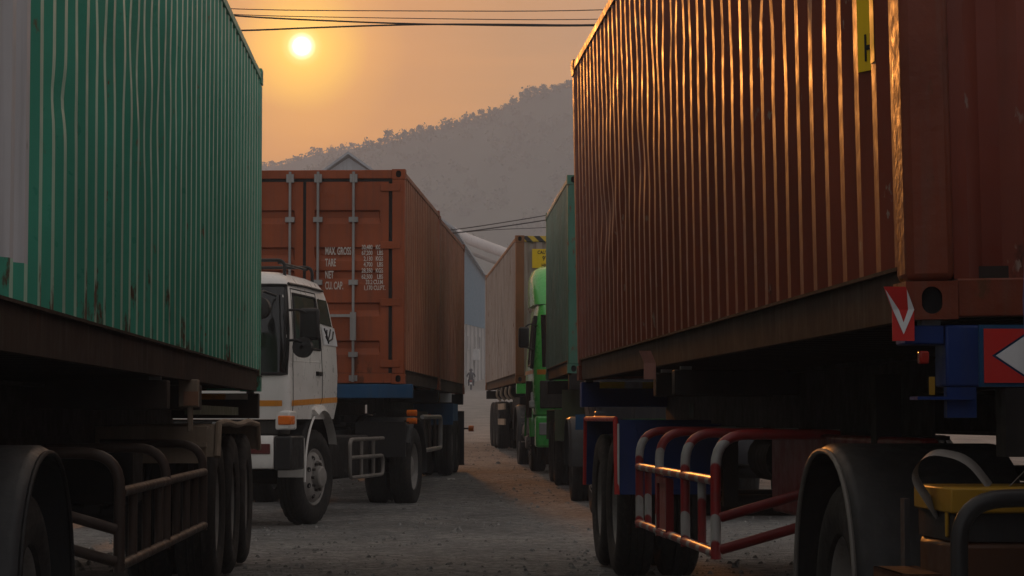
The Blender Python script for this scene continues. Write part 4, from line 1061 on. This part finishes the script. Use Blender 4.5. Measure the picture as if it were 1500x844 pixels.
# front wheel opening: white flare, black liner
fl = fender_arch(TW, -1, 1.36, .50, .645, .34, M['rubber'], R(8), R(172), u=.05, name='wheel_well', lip=False)
fender_arch(TW, -1, 1.36, .50, .685, .10, M['cab_white'], R(28), R(112), u=-.03, t=.05, name='fender', lip=False)
MB().tube([(.02, 1.36 + .655 * math.cos(R(q)), .50 + .655 * math.sin(R(q))) for q in range(112, 186, 6)], .012, 8).build('fender_lip', M['cab_white'], TW, -1)
MB().box(.10, .65, 2.10, 2.12, .30, 1.08).build('mud_flap', M['rubber'], TW, -1)
MB().box(.03, .30, .70, .74, .50, .90).build('cab_step', M['cab_white'], TW, -1, bev=.01)
# roof rack
rk = MB()
for v in (.55, 1.75):
    rk.tube(rounded([(.20, v, 2.52), (.20, v, 2.68), (2.24, v, 2.68), (2.24, v, 2.52)], .14), .018, 8)
rk.build('roof_rack', M['black'], TW, -1)
rr_ = MB().tube([(.26, .55, 2.655), (.26, 1.75, 2.655)], .015, 8).build('rack_rail', M['black'], TW, -1)
MB().lathe([(-.02, .02), (0, .08), (.10, .11), (.11, .10), (.11, .001)], 16).move(Matrix.Translation((.75, .75, 2.64)) @ Matrix.Rotation(R(90), 4, 'Z')).build('roof_horn', M['hub'], TW, -1)
# mirrors, wiper
mirror(TW, -1, [(.06, .18, 2.16), (-.06, .10, 2.16), (-.12, .14, 2.13)], (-.150, .17, 2.02), (.20, .32, .07), rot=R(-8))
mirror(TW, -1, [(.05, .14, 1.86), (-.05, .06, 1.86), (-.09, .10, 1.84)], (-.095, .13, 1.79), .100, roundm=True, rot=R(8))
mirror(TW, -1, [(.18, .12, 2.30), (.26, -.16, 2.34), (.24, -.24, 2.22)], (.24, -.25, 2.16), .105, roundm=True, rot=R(200))
MB().tube([(.30, .045, 1.50), (.60, .03, 1.56), (1.2, .03, 1.60)], .010, 6).tube([(.30, .08, 1.58), (.9, .06, 1.66)], .008, 6).build('wiper', M['black'], TW, -1)
MB().tube(rounded([(.10, .10, 1.50), (.07, .04, 1.66), (.07, .06, 2.1), (.10, .16, 2.36)], .05), .014, 8).build('grab_bar', M['black'], TW, -1)
# sticker with black scrawl on the quarter panel
stk = cab.side_patch([(1.58, 1.86), (2.24, 1.86), (2.16, 2.05), (1.55, 2.05)], .008).build('white_sticker', M['plate_white'], TW, -1)
sk = MB()
for pts in ([(1.80, 1.88), (1.75, 1.96), (1.66, 2.03)], [(1.80, 1.92), (1.88, 1.97), (1.95, 2.03)], [(1.80, 1.90), (2.0, 1.93), (2.08, 2.01)], [(1.75, 1.96), (1.78, 2.02)], [(1.70, 1.95), (1.80, 1.90)]):
    sk.tube([cab.side(v, w, .011) for v, w in pts], .010, 6)
sk.build('black_scrawl', M['ink'], stk, -1)
# side guard, drive wheel fender, marker lamps
gw = MB().tube(rounded([(.05, 4.75, .86), (.05, 2.95, .86), (.05, 2.95, .44), (.05, 4.75, .44), (.05, 4.75, .66), (.05, 2.95, .66)], .10), .022, 8)
gw_ = gw.build('side_guard', M['steel'], TW, -1)
for v in (3.6, 4.25): MB().tube([(.06, v, .44), (.06, v, .86)], .02, 8).build('post', M['steel'], gw_, -1)
MB().box(.25, .8, 2.6, 4.9, .42, .90).build('equipment_box', M['chassis'], TW, -1, bev=.03)
fender_arch(TW, -1, 6.74, .49, .60, .64, M['fender_grey'], R(-8), R(150), u=.02, t=.02, name='fender')
MB().box(.03, .66, 6.02, 6.05, .62, 1.05).box(.03, .66, 6.05, 6.4, 1.03, 1.05).build('splash_plate', M['fender_dark'], TW, -1)
for z in (1.06, 1.16):
    MB().tube([(.10, 6.30, z), (.05, 6.30, z), (.0, 6.30, z)], .012, 6).tube([(.06, 6.28, z), (-.06, 6.28, z)], .038, 10, 1).build('marker_lamp', [M['rubber'], M['amber']], TW, -1)
MB().tube(rounded([(.9, 2.6, 1.02), (.6, 3.2, 1.0), (.5, 4.0, .98), (.9, 5.2, 1.05)], .3), .02, 8).build('air_hose', M['steel'], TW, -1)
MB().tube([(.30, 2.5, .95), (.30, 4.2, .62)], .018, 6).build('stay_rod', M['steel'], TW, -1)

# near right tractor
TR = rig('tractor_unit', 'tractor with dark fender and yellow lidded box under the maroon container', 'truck', 1.30 + .0562 * 3.11, 4.30, RS, -.13, GR)
base_cab(TR, 1, M['cab_blue'], None)
tractor_base(TR, 1, [4.95])
fender_arch(TR, 1, 1.36, .50, .66, .34, M['rubber'], R(8), R(172), u=.05, name='wheel_well', lip=False)
fender_arch(TR, 1, 4.95, .49, .62, .64, M['fender_dark'], R(-20), R(200), u=-.01, t=.022, name='fender', lipmat=M['steel'], flat=2.35)
bx = MB().box(.01, .62, 2.95, 3.42, .38, .86).build('battery_box', M['battery'], TR, 1, bev=.02)
MB().box(-.003, .63, 2.93, 3.43, .945, 1.02).box(-.002, .01, 3.0, 3.02, .87, .95).build('box_lid', M['yellow'], bx, 1, bev=.015)
MB().box(.01, .62, 2.95, 3.42, .86, .944).build('lid_seal', M['rubber'], bx, 1)
gt = MB().tube(rounded([(-.055, 2.62, .30), (-.055, 2.62, .995), (1.0, 2.62, 1.03)], .13, 8), .026, 12).build('step_guard', M['black'], TR, 1)
MB().tube([(-.055, 2.62, .55), (.9, 2.62, .55)], .02, 10).build('guard_rail', M['black'], gt, 1)
MB().tube([(.33, 2.2, .66), (.33, 2.23, .66), (.33, 2.75, .66), (.33, 2.78, .66)], [.10, .14, .14, .10], 20).build('air_tank', M['galv'], TR, 1)
MB().box(-.12, .02, 3.1, 3.5, .74, .755).box(-.12, -.105, 3.1, 3.5, .70, .755).build('step_tray', M['battery'], TR, 1)
def ribbon(mb, pts, w):
    P = rounded([(a, b, c) for a, b, c in pts], .06, 5)
    mb.sheet([[(p[0] - w * .22, p[1], p[2] - w * .1), (p[0] + w * .22, p[1] + w, p[2] + w * .1)] for p in P]); return mb
ribbon(MB(), [(.01, 3.1, .93), (-.075, 3.1, 1.06), (-.02, 3.1, 1.13), (.10, 3.1, 1.11), (.17, 3.1, 1.02)], .09).build('tie_strap', M['webbing'], TR, 1)
ribbon(MB(), [(.22, 3.1, 1.01), (.30, 3.1, 1.09), (.36, 3.1, 1.10), (.40, 3.1, 1.02)], .08).build('tie_strap', M['webbing'], TR, 1)
MB().box(-.018, .0, 3.50, 3.56, .40, .97).build('fender_stay', M['fender_grey'], TR, 1)

# near left tractor
TL = rig('tractor_unit', 'tractor with smooth grey fender under the green container', 'truck', -.0361 * 3.75 - 1.361, 3.75, LS, -.14, GR)
base_cab(TL, -1, M['cab_cream'], None, True)
tractor_base(TL, -1, [4.95])
fender_arch(TL, -1, 1.36, .50, .66, .34, M['rubber'], R(8), R(172), u=.05, name='wheel_well', lip=False)
fender_arch(TL, -1, 4.95, .49, .63, .64, M['fender_grey'], R(-15), R(195), u=-.01, t=.022, name='fender', lipmat=M['rubber'], flat=2.3)
MB().box(.7, 1.6, 2.6, 2.8, .98, 2.3).build('rear_stack', M['chassis'], TL, -1, bev=.04)

# tractor of the teal container
TT = rig('tractor_unit', 'tractor with grey wheel guard and coiled hoses ahead of the teal container', 'truck', .722 + .033 * 5.6 - .03, 25.9, -.033, .0, GR)
base_cab(TT, 1, M['cab_dark'], None)
tractor_base(TT, 1, [4.95])
fender_arch(TT, 1, 1.36, .50, .66, .34, M['rubber'], R(8), R(172), u=.05, name='wheel_well', lip=False)
fender_arch(TT, 1, 4.95, .49, .60, .64, M['fender_grey'], R(0), R(180), u=-.01, t=.022, name='fender', flat=2.6)
for k in range(3):
    MB().tube(rounded([(.25 + .1 * k, 4.1, 1.0), (.22 + .1 * k, 4.25, 1.28), (.25 + .1 * k, 4.7, 1.30), (.3 + .1 * k, 5.2, 1.16)], .2), .022, 8).build('air_hose', M['steel'], TT, 1)
MB().box(.05, .6, 4.18, 4.22, .95, 1.14).build('splash_plate', M['blue2'], TT, 1)

# green tractor with a high roof
TG = empty('tractor_unit', 'bright green high roofed tractor with black mirror and orange stripe', 'truck', (.335, 39.1, .20), -.064, GR)
def green_cab(root, s):
    mat = M['cab_green']
    cab = Cab([(.95, .03, .06, 2.25, .14), (1.3, .0, .03, 2.28, .2), (1.7, .0, .06, 2.28, .24), (2.1, .03, .16, 2.26, .26), (2.60, .08, .30, 2.25, .3), (2.75, .10, .40, 2.25, .3)])
    sh = cab.shell().build('cab', mat, root, s, ang=50)
    top = Cab([(2.76, .04, .46, 2.25, .26), (3.0, .03, .60, 2.25, .28), (3.22, .04, .80, 2.25, .3), (3.36, .09, 1.0, 2.24, .3), (3.43, .20, 1.25, 2.2, .3)])
    df = top.shell().build('wind_deflector', mat, root, s, ang=50)
    MB().lathe([(-.01, .001), (-.01, .035), (.01, .04)], 12).move(Matrix.Translation((.45, .98, 3.26)) @ Matrix.Rotation(R(90), 4, 'Z')).build('roof_lamp', M['hub'], df, s)
    cab.front_patch(.16, 2.28, 1.72, 2.58, .008).build('windscreen', M['glass'], sh, s, ang=60)
    for q in ([(.45, 1.76), (1.30, 1.76), (1.28, 2.5), (.62, 2.5)],):
        cab.side_patch(q, .006).build('side_window', M['glass'], sh, s)
        loop = []
        for a, b in zip(q, q[1:] + q[:1]):
            for i in range(5): t = i / 5; loop.append(cab.side(a[0] + (b[0] - a[0]) * t, a[1] + (b[1] - a[1]) * t, .004))
        MB().tube(loop, .022, 8, closed=True).build('window_rubber', M['rubber'], sh, s)
    MB().tube([cab.side(.30, 1.70, .02), cab.side(.36, 2.1, .02), cab.side(.55, 2.56, .02)], .035, 8).build('pillar_trim', M['rubber'], sh, s)
    cab.side_patch([(.22, 1.62), (2.1, 1.62), (2.1, 1.68), (.22, 1.68)], .004).build('colour_stripe', M['stripe_orange'], sh, s)
    cab.front_patch(.08, 2.34, 1.60, 1.68, .004, 2).build('colour_stripe', M['stripe_orange'], sh, s)
    loop = [cab.side(v, w, -.001) for v, w in [(.34, 1.0), (.34, 1.7), (.5, 2.56), (1.4, 2.56), (1.42, 1.1)]]
    MB().tube(loop, .008, 6).build('door_seam', M['rubber'], sh, s)
    MB().box(.12, 2.3, .02, .1, 1.05, 1.5).build('grille', M['hub'], root, s, bev=.02)
    MB().prism([(.0, .42), (-.04, .6), (-.02, .93), (.3, .93), (.3, .42)], 'x', .05, 2.38).build('bumper', mat, root, s, bev=.04)
    MB().box(.10, .45, -.055, -.03, .62, .82).build('headlamp', M['lamp_glass'], root, s, bev=.02)
    MB().box(.03, .3, .9, 2.2, .45, .93).build('side_skirt', M['rubber'], root, s, bev=.02)
    return cab
cg = green_cab(TG, 1)
tractor_base(TG, 1, [4.1])
mirror(TG, 1, [(.10, .40, 2.40), (-.04, .10, 2.42), (-.13, .10, 2.36), (-.13, .10, 2.05), (.06, .36, 2.0)], (-.14, .10, 2.20), (.17, .34, .12), rot=R(5))
fender_arch(TG, 1, 1.36, .50, .63, .34, M['cab_green'], R(8), R(172), u=.0, name='fender', lip=False)
fender_arch(TG, 1, 4.1, .49, .62, .62, M['fender_grey'], R(0), R(180), u=.0, name='fender')
ft = MB().tube([(.32, 2.45, .66), (.32, 2.5, .66), (.32, 3.3, .66), (.32, 3.35, .66)], [.20, .27, .27, .20], 20).build('fuel_tank', M['hub'], TG, 1)
for z in (.48, .60, .80, .90): MB().box(-.02, .26, 2.36, 2.42, z, z + .022).build('step_bar', M['galv'], TG, 1)
MB().box(.0, .25, .42, .48, 1.05, 1.32).box(-.03, .12, .30, .44, 1.06, 1.18).build('step_light', M['plate_white'], TG, 1, bev=.02)
MB().tube([(-.02, .6, .9), (-.02, .6, 1.5)], .05, 8).build('air_intake', M['steel_brown'], TG, 1)

bpy.data.objects.remove(bpy.data.objects[DUAL.children[0].name]); bpy.data.objects.remove(bpy.data.objects[FRONT.children[0].name])
bpy.data.objects.remove(DUAL); bpy.data.objects.remove(FRONT)

# ------------------------------------------------------------------ motorcycle and rider far down the road
def skin_body(name, joints, bones, mat, parent=None):
    me = bpy.data.meshes.new(name); me.from_pydata([j[0] for j in joints], bones, []); me.update()
    o = bpy.data.objects.new(name, me); col.objects.link(o)
    if parent: o.parent = parent
    sm = o.modifiers.new('skin', 'SKIN'); sm.use_smooth_shade = True
    layer = me.skin_vertices[0] if me.skin_vertices else None
    if layer is None:
        bm = bmesh.new(); bm.from_mesh(me); bm.verts.layers.skin.verify(); bm.to_mesh(me); bm.free(); layer = me.skin_vertices[0]
    for i, j in enumerate(joints): layer.data[i].radius = (j[1], j[1])
    layer.data[0].use_root = True
    sb = o.modifiers.new('sub', 'SUBSURF'); sb.levels = 1; sb.render_levels = 1
    me.materials.append(mat); return o
def motorbike():
    Y = 200; x, z = (690 - 750) / F * Y, gz(200)
    r = empty('motorcycle', 'small dark motorcycle with red tail lamp far down the road', 'motorcycle', (x, Y, z))
    for y in (-.6, .6):
        w = MB().lathe([(-.05, .20), (-.06, .27), (0, .31), (.06, .27), (.05, .20)], 24).move(Matrix.Translation((0, y, .31))).build('wheel', M['tyre'], r)
        MB().lathe([(-.03, .21), (-.02, .05), (.02, .05), (.03, .21)], 16).move(Matrix.Translation((0, y, .31))).build('rim', M['galv'], w)
    MB().prism([(-.85, .72), (-.3, .45), (.25, .38), (.5, .7), (.45, .95), (.2, .78), (-.4, .76), (-.85, .82)], 'x', -.13, .13).build('body', M['hub'], r, bev=.03)
    MB().box(-.14, .14, -.75, .05, .77, .84).build('seat', M['rubber'], r, bev=.03)
    MB().tube([(-.34, .42, 1.05), (0, .5, 1.0), (.34, .42, 1.05)], .018, 6).build('handlebar', M['galv'], r)
    MB().box(-.10, .10, -.90, -.85, .66, .78).build('tail_lamp', M['red_lens'], r, bev=.02)
    MB().box(-.09, .09, -.88, -.86, .45, .60).build('number_plate', M['plate_white'], r)
    MB().tube([(.15, -.8, .35), (.15, .2, .3)], .05, 8).build('exhaust', M['galv'], r)
    shirt = paint('dark_jacket', (.02, .02, .026), rough=.8, dirt=.1, bump=0); skin = paint('skin', (.25, .15, .1), rough=.6, dirt=0, bump=0)
    J = [((0, -.25, .90), .15), ((0, -.22, 1.15), .17), ((0, -.18, 1.36), .16), ((0, -.15, 1.46), .07), ((0, -.13, 1.60), .10),
         ((-.21, -.16, 1.38), .075), ((-.33, .05, 1.18), .055), ((-.32, .36, 1.08), .045), ((.21, -.16, 1.38), .075), ((.33, .05, 1.18), .055), ((.32, .36, 1.08), .045),
         ((-.12, -.2, .86), .11), ((-.2, .2, .78), .09), ((-.2, .05, .42), .06), ((-.2, .16, .36), .05), ((.12, -.2, .86), .11), ((.2, .2, .78), .09), ((.2, .05, .42), .06), ((.2, .16, .36), .05)]
    B = [(0, 1), (1, 2), (2, 3), (3, 4), (2, 5), (5, 6), (6, 7), (2, 8), (8, 9), (9, 10), (0, 11), (11, 12), (12, 13), (13, 14), (0, 15), (15, 16), (16, 17), (17, 18)]
    p = skin_body('person', J, B, shirt); p.location = (x, Y, z); tag(p, 'rider in dark clothing sitting on the motorcycle, seen from behind', 'person')
    hm = MB().lathe([(-.14, .02), (-.12, .09), (-.05, .135), (.03, .14), (.08, .12), (.10, .05)], 20, cap=True).move(Matrix.Translation((0, -.12, 1.64)) @ Matrix.Rotation(R(90), 4, 'Y')).build('helmet', M['hub'], p)
motorbike()
# a scrap of pale litter on the asphalt
lt = MB().sheet([[(-.05, -.04, .004), (.0, -.05, .02), (.06, -.03, .006)], [(-.06, .0, .018), (.01, .0, .008), (.05, .01, .022)], [(-.03, .05, .006), (.0, .04, .02), (.07, .05, .004)]]).build('paper_scrap', M['plate_white'])
lt.location = ((661 - 750) / F * 37.0, 37.0, gz(37) + .003); tag(lt, 'crumpled pale paper scrap on the asphalt by the orange truck', 'litter')
